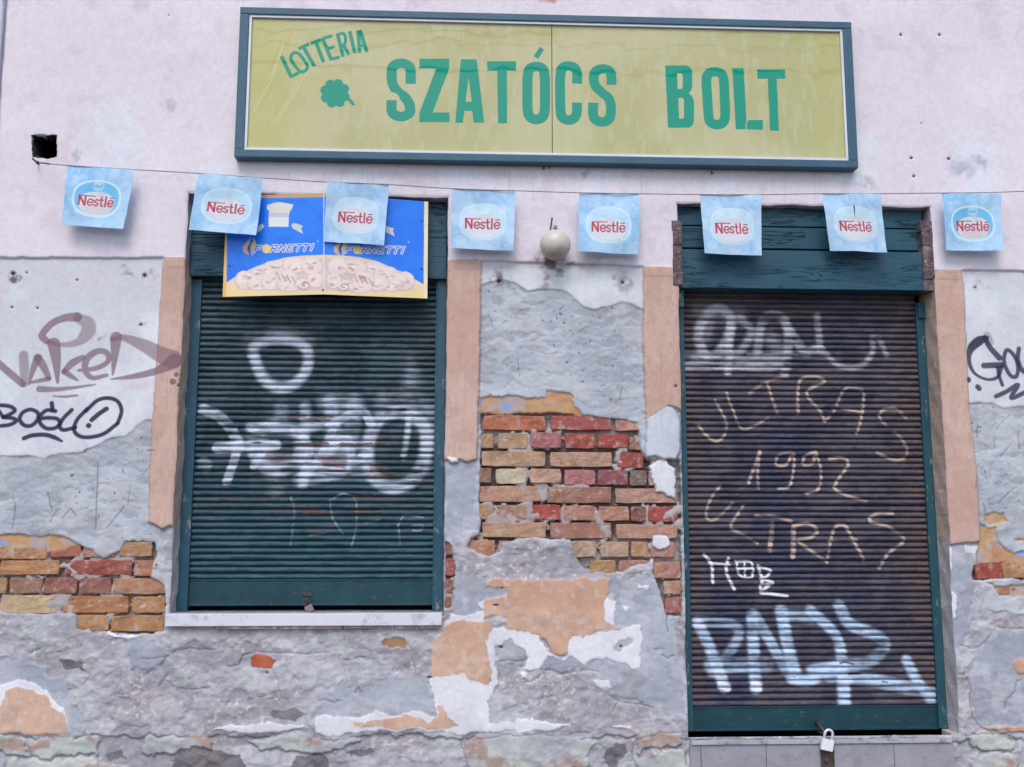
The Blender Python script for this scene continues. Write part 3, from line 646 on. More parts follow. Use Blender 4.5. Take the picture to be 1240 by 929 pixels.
ORG, RED, PNK, OCH, TAN, CRM, SAL, BRN, PUR, GRY, RSE = (196, 122, 84), (182, 78, 70), (186, 112, 112), (192, 150, 104), (188, 150, 120), (206, 196, 164), (202, 146, 122), (150, 112, 92), (158, 88, 98), (134, 116, 104), (190, 122, 108)
def bl(lst, x0, y0, s):
    for a, b, c, d, col, *pr in lst: brick(x0 + a / s, y0 + b / s, x0 + c / s, y0 + d / s, col, *(pr or (0,)))
bl([(213, 90, 505, 158, (196, 112, 78)), (532, 90, 815, 158, (184, 92, 86)), (835, 112, 962, 160, (200, 140, 120)),
    (200, 175, 262, 243, OCH), (280, 172, 420, 245, (188, 150, 110)), (435, 170, 580, 243, PNK), (597, 175, 737, 243, (186, 84, 74)), (748, 177, 892, 244, RED), (900, 190, 958, 250, (180, 130, 110)),
    (205, 258, 505, 328, (190, 152, 116)), (527, 262, 818, 330, (194, 150, 122)), (843, 265, 966, 335, (182, 82, 76)),
    (190, 335, 252, 405, BRN), (273, 340, 415, 410, CRM), (433, 340, 578, 408, (206, 160, 136)), (595, 345, 738, 415, (190, 116, 118)), (752, 345, 893, 415, PUR), (903, 348, 980, 418, GRY), (990, 345, 1118, 420, (176, 150, 136)),
    (197, 420, 495, 495, (196, 144, 116)), (515, 425, 815, 500, (172, 118, 98)), (835, 432, 1125, 500, (194, 150, 128)),
    (192, 508, 268, 578, (190, 146, 104)), (275, 510, 420, 575, (186, 138, 116)), (430, 508, 577, 580, (190, 82, 70)), (590, 512, 735, 582, (194, 136, 114)), (755, 515, 898, 583, (196, 142, 116)), (907, 517, 977, 587, (150, 96, 88)), (987, 517, 1127, 587, (192, 80, 72)),
    (210, 590, 507, 662, (196, 154, 118)), (527, 592, 818, 668, (176, 120, 104)), (840, 600, 1122, 668, (196, 144, 120)),
    (148, 674, 268, 748, (196, 132, 96)), (285, 678, 430, 745, (196, 150, 130)), (446, 680, 600, 748, (186, 150, 130)), (620, 678, 742, 755, (192, 158, 130)), (765, 682, 897, 755, (196, 156, 124)), (907, 682, 987, 755, (190, 142, 98)), (1000, 682, 1112, 755, (190, 130, 116)),
    (715, 770, 835, 836, (188, 142, 92)), (850, 770, 990, 840, (186, 134, 110)), (1012, 775, 1140, 855, (190, 130, 110)), (1060, 865, 1142, 929, (196, 150, 118)), (1066, 943, 1146, 1018, (182, 106, 98)),
    (30, 684, 75, 745, (160, 98, 80)), (30, 762, 80, 842, (176, 92, 88)), (30, 858, 74, 925, (156, 108, 92)), (30, 940, 66, 990, (160, 110, 90))], 530, 480, 3.872)
bl([(-260, 655, -20, 728, ORG), (-8, 668, 52, 730, (196, 150, 110)), (60, 672, 235, 733, (200, 146, 104)), (244, 655, 404, 722, (190, 106, 84)), (410, 672, 575, 724, (186, 128, 108)), (590, 645, 762, 720, (194, 140, 96)),
    (-280, 738, -12, 812, ORG), (-2, 738, 297, 812, (202, 140, 88)), (315, 735, 660, 812, (176, 84, 72)), (667, 738, 790, 818, (194, 122, 90)),
    (-130, 825, 35, 905, OCH), (42, 825, 214, 905, (166, 124, 104)), (217, 825, 385, 905, (170, 104, 92)), (392, 825, 557, 905, (164, 108, 94)), (562, 828, 832, 908, (196, 138, 102))], 0, 500, 4.13)
bl([(-240, 88, -12, 172, TAN), (-2, 85, 281, 176, (206, 178, 130)), (299, 90, 633, 172, (196, 130, 82)), (645, 92, 812, 172, (196, 136, 88)),
    (368, 182, 535, 262, (198, 146, 94)), (542, 184, 806, 264, (194, 138, 86))], 0, 700, 4.057)
bl([(262, 765, 395, 850, (180, 78, 62)), (402, 762, 560, 845, (194, 142, 88)), (566, 764, 800, 846, ORG)], 1120, 500, 4.225)
bl([(309, 15, 420, 88, (192, 126, 80)), (430, 10, 640, 84, (190, 118, 88))], 1120, 700, 4.058)
# ================================================================== SHUTTERS
SCL = .0037
def shutter_canvas(x0, x1, z0, z1, depth, seed):
    cv = Canvas(x0, x1, z0, z1, .0022, depth); h, w_ = cv.H, cv.W; cv.wx = cv.wz = None
    cv.n1 = fbm(h, w_, 40, 5, seed); cv.n2 = fbm(h, w_, 6, 2, seed + 1, ax=9); cv.n3 = fbm(h, w_, 120, 4, seed + 2); cv.n4 = fbm(h, w_, 10, 4, seed + 3, ax=14)
    return cv
# --- window shutter paint
WX0, WX1 = -1.275, -.130; WSY = .105
CW = shutter_canvas(-1.32, -.08, .85, 2.85, WSY, 200)
h, w_ = CW.H, CW.W
CW.c[:] = mixc(mixc(L(42, 64, 74), L(58, 82, 92), sstep(-.3, .3, CW.n1)), L(70, 74, 76), sstep(.0, .4, CW.n3) * .4)
CW.c[:] = mixc(CW.c, L(30, 74, 86), sstep(1.75, 1.2, CW.Z)[:, None] * .7 * np.ones((1, w_)))
rust = sstep(.10, .2, CW.n4)
rm = np.exp(-((CW.Z[:, None] - 1.50) / .20) ** 2) * np.exp(-((CW.X[None, :] + .62) / .38) ** 2)
zw = z_(200, 480, 3.203); zu = z_(200, 220, 3.442)
WG = (200, 208, 222)
nz_w = CW.n1 * .7 + CW.n2 * .9
tag(CW, zu, SCL / 3.442, WG, .5, [([(368, 700), (415, 668), (500, 660), (580, 688), (600, 745), (578, 812), (528, 855), (468, 862), (412, 828), (382, 765)], 40, .72, 12, True),
    ([(350, 668), (480, 640), (590, 665)], 60, .3, 22), ([(1020, 740), (1010, 930)], 60, .18, 30)], noise=nz_w)
tag(CW, zw, SCL / 3.203, (204, 212, 228), .88, [
    ([(345, 150), (420, 240), (560, 250), (700, 240)], 60, .3, 16), ([(540, 330), (620, 200), (660, 110)], 30, .9), ([(640, 110), (760, 60), (800, 110)], 34, .8), ([(600, 250), (700, 160), (730, 250), (790, 215)], 34, .85), ([(330, 120), (390, 185), (345, 270)], 30, .8), ([(500, 130), (560, 200), (530, 330)], 32, .85),
    ([(150, 52), (205, 75), (255, 125), (288, 195)], 42), ([(205, 200), (320, 195), (430, 190)], 44), ([(288, 170), (272, 240), (240, 332)], 34),
    ([(150, 262), (158, 268)], 48, .7, 9),
    ([(440, 120), (375, 135), (345, 200), (375, 262), (440, 285), (505, 258), (530, 200), (505, 135)], 50, .72, 12, True),
    ([(330, 120), (420, 110)], 40, .5, 14), ([(450, 50), (445, 105)], 52, .35, 16), ([(545, 40), (540, 200), (535, 335)], 40, .55, 12),
    ([(545, 120), (640, 105), (670, 150), (640, 205), (560, 215)], 44, .6, 12), ([(620, 30), (740, 30)], 60, .42, 20), ([(640, 20), (650, 110), (640, 200)], 50, .55, 14),
    ([(640, 205), (700, 190), (780, 200)], 52, .65, 14), ([(600, 265), (700, 262), (660, 300), (520, 325)], 44, .62, 12), ([(730, 20), (725, 130), (700, 260)], 56, .5, 16),
    ([(540, 290), (700, 285), (790, 290)], 60, .4, 20), ([(350, 160), (420, 300), (430, 360)], 60, .3, 24),
    ([(900, 62), (830, 90), (790, 180), (792, 285), (840, 340), (900, 352), (970, 312), (1012, 220), (1005, 120), (950, 72)], 50, .75, 12, True),
    ([(945, 85), (938, 160), (924, 240)], 22, .8, 8), ([(850, 20), (960, 25), (1020, 60)], 70, .35, 28), ([(960, -80), (950, 60)], 60, .25, 28),
    ([(1000, 280), (1030, 130)], 50, .4, 18)], soft=5, noise=nz_w)
tag(CW, zu, SCL / 3.442, (196, 204, 220), .7, [([(372, 690), (430, 662), (500, 658), (560, 672), (596, 720), (580, 800), (530, 850), (470, 858), (415, 820), (380, 750)], 38, .7, 16, True)])
tag(CW, zw, SCL / 3.203, (170, 176, 180), .5, [([(488, 390), (502, 450), (488, 575)], 7), ([(505, 460), (600, 455)], 5), ([(640, 400), (650, 470), (692, 535)], 7),
    ([(650, 400), (690, 378), (738, 400), (742, 500), (724, 580)], 7), ([(750, 500), (830, 480)], 8), ([(560, 540), (620, 530)], 6), ([(905, 500), (930, 462), (1000, 470)], 6), ([(905, 500), (912, 575)], 8),
    ([(960, 500), (1000, 500), (990, 520), (960, 520)], 6)], soft=2.5, noise=nz_w)
k = rust * rm; CW.c[:] = mixc(CW.c, L(104, 68, 60), k * .8 * sstep(-.2, .1, CW.n1))
for (a, b, c, lw) in ((450, 830, 183, 12), (490, 650, 78, 10), (540, 640, 98, 12), (140, 300, 470, 9), (430, 560, 398, 12), (560, 760, 455, 14), (650, 830, 440, 9), (770, 950, 455, 9), (700, 800, 378, 9), (860, 1000, 305, 8)):
    rs = random.Random(a); P = [(a + (b - a) * t, c + rs.uniform(-3, 3)) for t in np.linspace(0, 1, 7)]
    sl, kk = CW.stroke(P, lw, 2.0, tr=zw, scl=SCL / 3.203); CW.put((sl, kk * sstep(.0, .16, CW.n4[sl] * .8 + CW.n1[sl])), rs.choice([(80, 56, 52), (104, 74, 68), (48, 42, 44)]), .85)
win_img = CW.image('window_shutter_paint')
# --- door shutter paint
DX0, DX1 = 1.002, 2.110; DSY = .112
CD = shutter_canvas(.93, 2.22, .33, 2.5, DSY, 300)
h, w_ = CD.H, CD.W
CD.c[:] = mixc(mixc(L(62, 60, 74), L(80, 75, 86), sstep(-.3, .3, CD.n1)), L(48, 54, 80), sstep(.0, .4, CD.n3) * .6)
edge = np.clip(sstep(1.14, .99, CD.X)[None, :] + sstep(1.95, 2.10, CD.X)[None, :] + sstep(2.12, 2.36, CD.Z)[:, None] * .8, 0, 1) * (0.6 + CD.n4)
CD.c[:] = mixc(CD.c, L(100, 82, 78), edge * .75)
zd5 = z_(800, 220, 3.442); zd6 = z_(800, 480, 3.442); zd7 = z_(800, 690, 3.444); sd_ = SCL / 3.442
nd = CD.n1 * .7 + CD.n2 * .8
tag(CD, zd5, sd_, (206, 206, 216), .8, [
    ([(150, 740), (300, 760), (480, 750)], 60, .4, 16), ([(200, 560), (180, 650)], 60, .3, 20),
    ([(240, 530), (180, 570), (155, 650), (190, 730), (240, 715), (285, 630), (290, 570)], 42, .7, 12, True), ([(290, 600), (285, 680), (278, 795)], 32),
    ([(330, 575), (375, 620), (340, 700), (300, 720)], 34, .55, 12), ([(400, 710), (420, 590), (470, 555), (520, 590), (530, 680), (515, 800)], 38, .62, 11),
    ([(520, 600), (560, 660), (600, 710), (645, 700)], 40, .65, 10), ([(648, 560), (655, 630), (665, 710)], 30, .55, 10),
    ([(665, 690), (735, 765), (830, 772), (880, 710), (880, 655), (905, 655), (940, 725)], 22, .5, 9), ([(110, 770), (520, 765)], 44, .45, 18), ([(150, 545), (330, 560)], 60, .25, 28),
    ([(460, 660), (500, 720)], 60, .35, 26)], soft=9, noise=nd)
tag(CD, zd5, sd_, (205, 214, 226), .85, [([(100, 722), (300, 720)], 9), ([(360, 721), (520, 723), (700, 724)], 9)], soft=4, noise=nd)
TANP = (198, 176, 160)
tag(CD, zd6, sd_, TANP, .8, [
    ([(155, 120), (190, 165), (230, 188), (262, 165), (272, 110), (225, 18)], 12), ([(272, -15), (300, 60), (335, 135), (385, 125), (445, 90)], 11),
    ([(368, -10), (430, -55), (520, -85)], 13, .5, 6), ([(442, -55), (462, 10), (485, 75)], 12), ([(570, 75), (575, -60), (640, -80), (680, -60), (605, -15), (660, 60), (682, 105)], 12),
    ([(682, 105), (720, 60), (760, -25), (800, -35), (842, -15), (835, 80), (815, 155)], 12), ([(720, 45), (835, 68)], 10),
    ([(1018, 90), (975, 52), (920, 60), (915, 100), (990, 165), (1024, 225), (1005, 262), (960, 262), (898, 235)], 12)], soft=4, noise=nd)
tag(CD, zd6, sd_, TANP, .88, [
    ([(365, 360), (390, 290), (412, 230)], 15), ([(410, 235), (402, 310), (406, 385)], 13), ([(545, 232), (490, 245), (480, 285), (520, 285), (552, 240), (548, 330), (530, 378), (488, 385)], 12),
    ([(645, 230), (600, 250), (592, 285), (630, 280), (645, 240), (666, 320), (655, 385), (605, 405)], 12), ([(700, 262), (755, 255), (778, 285), (735, 350), (722, 385), (770, 412), (855, 438)], 12),
    ([(245, 375), (205, 430), (188, 490), (205, 518), (245, 500), (297, 445)], 12), ([(347, 450), (320, 490), (290, 545), (340, 575), (402, 612)], 12),
    ([(395, 497), (470, 500), (540, 520)], 14), ([(463, 530), (458, 590), (452, 642)], 20), ([(548, 670), (552, 600), (550, 545)], 20), ([(550, 540), (610, 530), (652, 560), (620, 590), (570, 600), (620, 640), (690, 690)], 13),
    ([(690, 690), (705, 610), (725, 545), (765, 540), (795, 590), (845, 680)], 13), ([(700, 602), (812, 597)], 12), ([(965, 488), (900, 488), (868, 520), (950, 545), (1012, 600), (950, 650), (908, 715)], 13)], soft=3.5, noise=nd)
tag(CD, zd6, sd_, (216, 216, 224), .95, [
    ([(180, 660), (210, 700), (215, 775)], 13), ([(200, 695), (285, 702)], 9), ([(280, 675), (272, 730), (305, 805)], 13), ([(312, 685), (328, 745), (378, 752), (375, 692), (318, 688)], 10), ([(320, 718), (376, 716)], 9), ([(346, 690), (350, 748)], 9),
    ([(402, 705), (420, 760), (412, 800)], 12), ([(405, 710), (455, 725), (440, 750), (412, 758), (465, 775), (420, 785)], 10), ([(462, 780), (415, 815), (455, 822), (525, 832)], 12)], soft=2.5)
RB = (190, 212, 236)
tag(CD, zd7, sd_, RB, .95, [
    ([(155, 225), (205, 330), (265, 490)], 47), ([(150, 215), (290, 225), (325, 270), (265, 375)], 40, .7, 10), ([(210, 400), (320, 400), (440, 395)], 61, .6, 14),
    ([(380, 190), (385, 330), (395, 490)], 49), ([(392, 190), (450, 290), (520, 420)], 44, .75, 9), ([(500, 170), (525, 300), (560, 440)], 51), ([(545, 450), (610, 460), (680, 425), (740, 405)], 49),
    ([(500, 180), (620, 200)], 47, .6, 14), ([(620, 170), (700, 240), (742, 310), (755, 400)], 44), ([(740, 150), (785, 225), (890, 270), (930, 315), (870, 380), (750, 400), (630, 420)], 49, .8, 10),
    ([(755, 430), (762, 520), (762, 600)], 54), ([(700, 440), (860, 455), (1000, 485), (1130, 515)], 51, .8, 11), ([(1022, 375), (1060, 450), (1120, 540)], 42), ([(940, 620), (1010, 605)], 59, .25, 22)], soft=10, noise=nd)
tag(CD, zd7, sd_, (222, 224, 232), .8, [([(250, 478), (275, 490)], 34), ([(392, 480), (402, 492)], 38), ([(150, 222), (170, 240)], 30, .5, 10), ([(210, 430), (260, 440)], 30, .5, 10), ([(745, 455), (790, 458)], 20, .7)], soft=7)
tag(CD, zd7, sd_, (54, 44, 50), .9, [([(745, 388), (770, 385), (800, 392)], 7), ([(785, 434), (830, 432)], 8), ([(920, 465), (940, 468)], 6)], soft=2)
door_img = CD.image('door_shutter_paint')
def slat_mat(name, cv, im, rustc):
    N = NT(name); q = N.canvas(cv, im)
    st = N.noise(1.0, 8, .7, N.vmap((7, 7, 120))); c = N.mix(1.0, q.outputs[0], N.ramp(st, .25, .75, .80, 1.16), 'MULTIPLY')
    ru = N.noise(1.0, 8, .75, N.vmap((16, 16, 60), (3, 0, 1))); c = N.mix(N.ramp(ru, .57, .68, 0, .7), c, rustc)
    return N.fin(c, .55, N.bump(N.noise(1., 6, .7, N.vmap((60, 60, 240))), .0012, 1., N.bump(N.noise(1., 3, .6, N.vmap((5, 5, 9))), .05, .8)), .35)
M_WSL = slat_mat('window_slat_paint', CW, win_img, S(84, 58, 50)); M_DSL = slat_mat('door_slat_paint', CD, door_img, S(104, 78, 70))
def frame_mat(name, a, b, chip, sc=(1, 1, 1)):
    N = NT(name); c = N.mix(N.ramp(N.noise(7, 6, .6), .3, .7), a, b); c = N.mix(N.ramp(N.noise(1., 9, .75, N.vmap(sc)), .585, .63, 0, .85), c, chip)
    return N.fin(c, .5, N.bump(N.noise(1., 8, .7, N.vmap(tuple(v * 3 for v in sc))), .0012), .4)
M_FRW = frame_mat('window_frame_paint', S(34, 74, 96), S(46, 86, 102), S(140, 142, 132), (34, 34, 12))
M_FRD = frame_mat('door_frame_paint', S(26, 72, 86), S(40, 84, 94), S(158, 150, 136), (44, 44, 16))
M_RAIL = frame_mat('rail_paint', S(10, 50, 62), S(20, 66, 76), S(78, 80, 76), (20, 20, 50))
M_SEAL = simple('frame_putty', S(188, 176, 150), .9, .1, .15, 20, 90, .004, dirt_tone=S(120, 104, 92))
def wood_mat():
    N = NT('painted_plank'); p = N.vmap((2.2, 2.2, 26)); c = N.mix(N.ramp(N.noise(5, 6, .6), .3, .7), S(26, 68, 88), S(36, 82, 98))
    g_ = N.noise(1., 9, .72, p, 1.4); ck = N.ramp(N.math('ABSOLUTE', N.math('SUBTRACT', g_, .5)), 0, .012, 1, 0)
    msk = N.ramp(N.noise(3.2, 3, .5, N.vmap((1, 1, 3))), .50, .60); ck = N.math('MULTIPLY', ck, msk)
    c = N.mix(N.math('MULTIPLY', ck, .85), c, S(18, 30, 38)); c = N.mix(N.ramp(N.noise(1., 9, .8, N.vmap((9, 9, 40), (2, 0, 5))), .63, .67, 0, .8), c, S(86, 92, 88))
    hh = N.math('SUBTRACT', N.noise(1., 8, .7, N.vmap((5, 5, 90))), N.math('MULTIPLY', ck, 1.5)); return N.fin(c, .5, N.bump(hh, .003), .4)
M_PLANK = wood_mat()
M_VOID = simple('shutter_gap_dark', S(22, 22, 26), .9, .05)  # near-black colour standing in for the shade in the shutter gaps

def slat_mesh(name, x0, x1, pitch, mat, depth=.0125, sag=0.0):
    """one rolled slat: a rounded nose over a narrow sunken web; origin at its lower left"""
    prof = [(0, .25), (.15, .25), (.19, -.55), (.30, -.88), (.46, -1.0), (.64, -.93), (.82, -.64), (.94, -.25), (1.0, .25)]
    nx_ = 3; V = []; Fc = []
    for (t, d) in prof:
        for j in range(nx_ + 1): V.append((x0 + (x1 - x0) * j / nx_, d * depth, t * pitch))
    for r_ in range(len(prof) - 1):
        for j in range(nx_):
            a = r_ * (nx_ + 1) + j; Fc.append((a, a + 1, a + nx_ + 2, a + nx_ + 1))
    me = bpy.data.meshes.new(name); me.from_pydata(V, [], Fc); me.materials.append(mat); me.polygons.foreach_set('use_smooth', [True] * len(Fc)); me.update(); return me
def sheet_rail(name, x0, x1, y, z0, z1, mat, parent):
    """pressed bottom rail: flat plate with rolled lower lip"""
    bm = bmesh.new(); bm_box(bm, x0, x1, y, y + .012, z0, z1, .002); bm_box(bm, x0 + .002, x1 - .002, y - .006, y + .004, z0 - .001, z0 + .010, .002)
    bm_box(bm, x0 + .002, x1 - .002, y - .003, y + .004, z1 - .006, z1 + .001, .001); return bm_obj(name, bm, mat, parent)

# ---------------- window
fy = .085
zt = 2.42
win = box('window_shutter', -1.302, -1.256, fy, fy + .05, .905, zt, M_FRW, house, .003)
win['label'] = 'dark green roller shutter over the shop window with white spray tags'
box('guide_rail', -.152, -.112, fy - .012, fy + .05, .905, 2.60, M_FRW, win, .003)
box('guide_lip', -1.256, -1.248, fy - .004, fy + .03, .907, zt, M_FRW, win, .002); box('guide_lip', -.160, -.152, fy - .004, fy + .03, .907, zt, M_FRW, win, .002)
box('frame_putty', -.112, -.104, fy + .0, fy + .05, .90, 2.45, M_SEAL, win); box('frame_putty', -1.309, -1.302, fy + .004, fy + .05, .90, 2.45, M_SEAL, win)
zr1 = W(370, 702, WSY)[1]; zr0 = W(370, 733, WSY)[1]; ztop = 2.44
nsl = 49; pit_ = (ztop - zr1) / nsl; sm_ = slat_mesh('slat', -1.250, -.158, pit_, M_WSL)
for i in range(nsl):
    o = link('slat', sm_, win); r = random.Random(i); o.location = (0, WSY + r.uniform(-.0016, .0016), zr1 + i * pit_); o.rotation_euler = (r.uniform(-.02, .02), r.uniform(-.0012, .0012), r.uniform(-.0015, .0015))
sheet_rail('bottom_rail', -1.250, -.158, WSY - .008, zr0, zr1 + .002, M_RAIL, win)
box('shutter_void', -1.30, -.11, .16, .17, .88, 2.8, M_VOID, win)
zb0 = W(400, 336, .045)[1]
box('lintel_board', -1.296, -.112, .045, .12, zb0, 2.62, M_PLANK, win, .003); box('lintel_board', -1.296, -.112, .050, .12, 2.624, 2.792, M_PLANK, win, .003)
M_SILL = simple('white_sill', S(214, 214, 222), .5, .4, .05, 6, 150, .0008, dirt_tone=S(170, 168, 174)); M_SILLT = simple('grey_sill_bed', S(150, 148, 152), .85, .2, .15, 18, 80, .004, dirt_tone=S(104, 98, 98))
a = W(200, 744, -.035); b = W(535, 757.5, -.035)
sill = box('window_sill', a[0], b[0], -.035, .02, b[1], a[1], M_SILL, house, .003)
box('sill_bed', -1.30, -.106, .0, .165, .872, .904, M_SILLT, sill)
M_TILE = simple('broken_tile', S(176, 150, 142), .85, .2, .2, 14, 80, .003, dirt_tone=S(214, 208, 206)); x = a[0] + .02; r = random.Random(9)
while x < b[0] - .03:
    l = min(r.uniform(.10, .30), b[0] - x - .004); box('tile', x, x + l - .005, -.024 + r.uniform(0, .006), .03, b[1] - r.uniform(.010, .017), b[1] - .002, M_TILE, sill, .002); x += l

# ---------------- door
dyf = .092
door = box('door_shutter', 2.149, 2.186, dyf, dyf + .05, .372, 2.35, M_FRD, house, .003)
door['label'] = 'tall purplish brown roller shutter over the shop door with tan and pale blue spray writing'
box('guide_rail', .978, 1.014, dyf - .01, dyf + .05, .372, 2.395, M_FRD, door, .002)
box('guide_lip', 2.142, 2.149, dyf - .006, dyf + .03, .374, 2.33, M_FRD, door, .002)
box('guide_bracket', 2.150, 2.188, dyf - .012, dyf - .001, 2.27, 2.345, M_FRD, door, .003); box('guide_bracket', .980, 1.004, .03, .081, 2.30, 2.385, M_FRD, door, .002)
box('frame_putty', 2.186, 2.195, dyf + .004, dyf + .05, .37, 2.4, M_SEAL, door); box('frame_putty', .968, .978, dyf + .004, dyf + .05, .37, 2.4, M_SEAL, door)
zq1 = W(990, 855, DSY)[1]; zq0 = W(990, 883.5, DSY)[1]; ztop = 2.395
nsl = 68; pit_ = (ztop - zq1) / nsl; sm_ = slat_mesh('slat', 1.010, 2.146, pit_, M_DSL, .0125)
for i in range(nsl):
    o = link('slat', sm_, door); r = random.Random(i + 500); o.location = (0, DSY + r.uniform(-.0016, .0016), zq1 + i * pit_); o.rotation_euler = (r.uniform(-.02, .02), r.uniform(-.001, .001), r.uniform(-.0015, .0015))
rail = sheet_rail('bottom_rail', 1.010, 2.146, DSY - .008, zq0, zq1 + .002, M_RAIL, door)
box('shutter_void', .96, 2.21, .165, .175, .36, 2.8, M_VOID, door)
for (pa, pb, yy) in ((243, 274.5, .030), (276, 301.5, .026), (303.5, 350, -.004)):
    z1 = min(W(970, pa, yy)[1], 2.786); z0 = W(970, pb, yy)[1]
    box('lintel_board', .974, 2.168, yy, .14, z0, z1, M_PLANK, door, .003)
M_SPL = simple('rotten_edge', S(120, 104, 110), .9, .1, .3, 20, 60, .008, dirt_tone=S(160, 144, 142))
for (pxa, pxb, pya, pyb) in ((815, 824.5, 268, 346), (1119, 1128, 266, 352)):
    u = W(pxa, pyb, -.008); v = W(pxb, pya, -.008); yb_ = -.021 if pxa < 900 else -.012; bm = bmesh.new(); rs = random.Random(int(pxa)); z = u[1]
    while z < v[1] - .01:
        l = rs.uniform(.05, .14); bm_box(bm, u[0] + rs.uniform(-.003, .004), v[0] + rs.uniform(-.004, .003), yb_ + rs.uniform(-.003, .004), .05, z, min(z + l, v[1]), .003); z += l + .0008
    bm_obj('splintered_edge', bm, M_SPL, door)
M_THR = simple('threshold_metal', S(176, 180, 188), .5, .4, .12, 10, 120, .001, dirt_tone=S(120, 112, 112)); M_STEP = simple('step_stone', S(158, 154, 164), .85, .2, .08, 7, 90, .003, dirt_tone=S(136, 130, 140))
u = W(838, 902.5, -.02); v = W(1153, 893, -.02)
thr = box('threshold', u[0], v[0], -.02, .055, u[1], v[1] - .006, M_THR, door, .002)
seams = [804, 849, 928, 1010, 1083, 1160]
for i in range(5):
    xa = W(seams[i], 915, -.012)[0] if i else .975; xb = W(seams[i + 1], 915, -.012)[0] if i < 4 else 2.155
    box('step_slab', xa + .0012, xb - .0012, -.012, .02, .006, u[1] - .003, M_STEP, door, .0012)
box('step_core', .976, 2.154, .021, .054, .0, u[1] - .004, M_STEP, door); box('gap_shade_fill', .972, 2.190, .056, .164, .0, u[1] - .03, M_VOID, door)  # last box is an added dark filler, painted shade below the rail
box('jamb_foot', 2.152, 2.189, .004, .088, .34, .372, M_REVLO, door, .002)
M_RUSTY = simple('rusty_iron', S(96, 76, 70), .7, .4, .3, 30, 150, .002, dirt_tone=S(54, 44, 44))
u = W(995, 931, -.022); v = W(1010, 905, -.022); hasp = box('hasp_plate', u[0], v[0], -.020, -.0125, u[1] - .06, v[1] + .012, M_RUSTY, door, .002)
c = W(1001, 921, -.022)
bm = bmesh.new(); bmesh.ops.create_uvsphere(bm, u_segments=16, v_segments=8, radius=.013, matrix=Matrix.Translation((c[0], -.022, c[1])) @ Matrix.Diagonal((1, .5, 1, 1))); bm_obj('bolt', bm, M_RUSTY, hasp, True)
hz = W(999, 890, -.01)
tube('staple', [(hz[0] - .010, .05, hz[1] + .002), (hz[0] - .009, -.012, hz[1] + .006), (hz[0], -.022, hz[1] + .008), (hz[0] + .009, -.012, hz[1] + .006), (hz[0] + .010, .05, hz[1] + .002)], .0035, M_RUSTY, door)
tube('lock_tongue', [(hz[0] + .003, DSY - .01, zq0 + .03), (hz[0] + .001, .05, hz[1] + .028), (hz[0], -.004, hz[1] + .010)], [.008, .007, .005], M_RUSTY, door)

# ---------------- padlocks
def padlock(name, px, py, y, wpx, hpx, tilt, body_m, sh_m, label, shpx, thick):
    c = W(px, py, y); s_ = .0037 * (1 + y / 4.3); w_, h_ = wpx * s_, hpx * s_
    root = empty(name, (c[0], y, c[1]), label=label, cat='padlock')
    bm = bmesh.new(); bm_box(bm, -w_ / 2, w_ / 2, -thick / 2, thick / 2, -h_ / 2, h_ / 2, .0035)
    b_ = bm_obj('body', bm, body_m); b_.parent = root
    bm = bmesh.new(); bm_box(bm, -w_ * .1, w_ * .1, -thick * .2, thick * .2, -h_ / 2 - .0015, -h_ / 2 + .001, .0005); kk = bm_obj('keyway', bm, sh_m); kk.parent = b_
    a_ = w_ * .33; hh = shpx * s_; P = [(-a_, 0, h_ / 2 - .004), (-a_, 0, h_ / 2 + hh * .5)]
    for t in np.linspace(math.pi, 0, 9): P.append((a_ * math.cos(t), 0, h_ / 2 + hh * .55 + (hh * .45) * math.sin(t)))
    P += [(a_, 0, h_ / 2 + hh * .5), (a_, 0, h_ / 2 - .004)]
    t_ = tube('shackle', P, w_ * .11, sh_m); t_.parent = root; root.rotation_euler = (0, tilt, 0); return root
M_CHROME = simple('bright_zinc', S(226, 230, 238), .35, .6, .04, 8, 200, .0004); M_STEEL = simple('polished_steel', S(222, 224, 232), .28, .6, .04, 8, 200, .0003, metal=.35)
M_DULL = simple('dull_brass', S(132, 122, 118), .6, .5, .2, 40, 200, .001)
padlock('padlock', 1001.5, 902, -.04, 14.5, 13, R(12), M_CHROME, M_STEEL, 'bright silver padlock hanging at the foot of the door shutter', 11, .02)
padlock('padlock', 374.5, 737, .03, 9.5, 8, R(-28), M_DULL, M_RUSTY, 'small dull weathered padlock resting on the window sill below the shutter rail', 8, .014)
pz = W(372, 727, .07); tube('staple', [(pz[0], WSY - .008, pz[1]), (pz[0] + .002, .05, pz[1] - .008), (pz[0] + .004, .03, pz[1] - .020), (pz[0] + .008, .06, pz[1] - .016)], .004, M_RUSTY, win)
c = W(372, 719, WSY); box('lock_plate', c[0] - .022, c[0] + .022, WSY - .014, WSY - .008, c[1] - .010, c[1] + .007, M_RUSTY, win, .002)

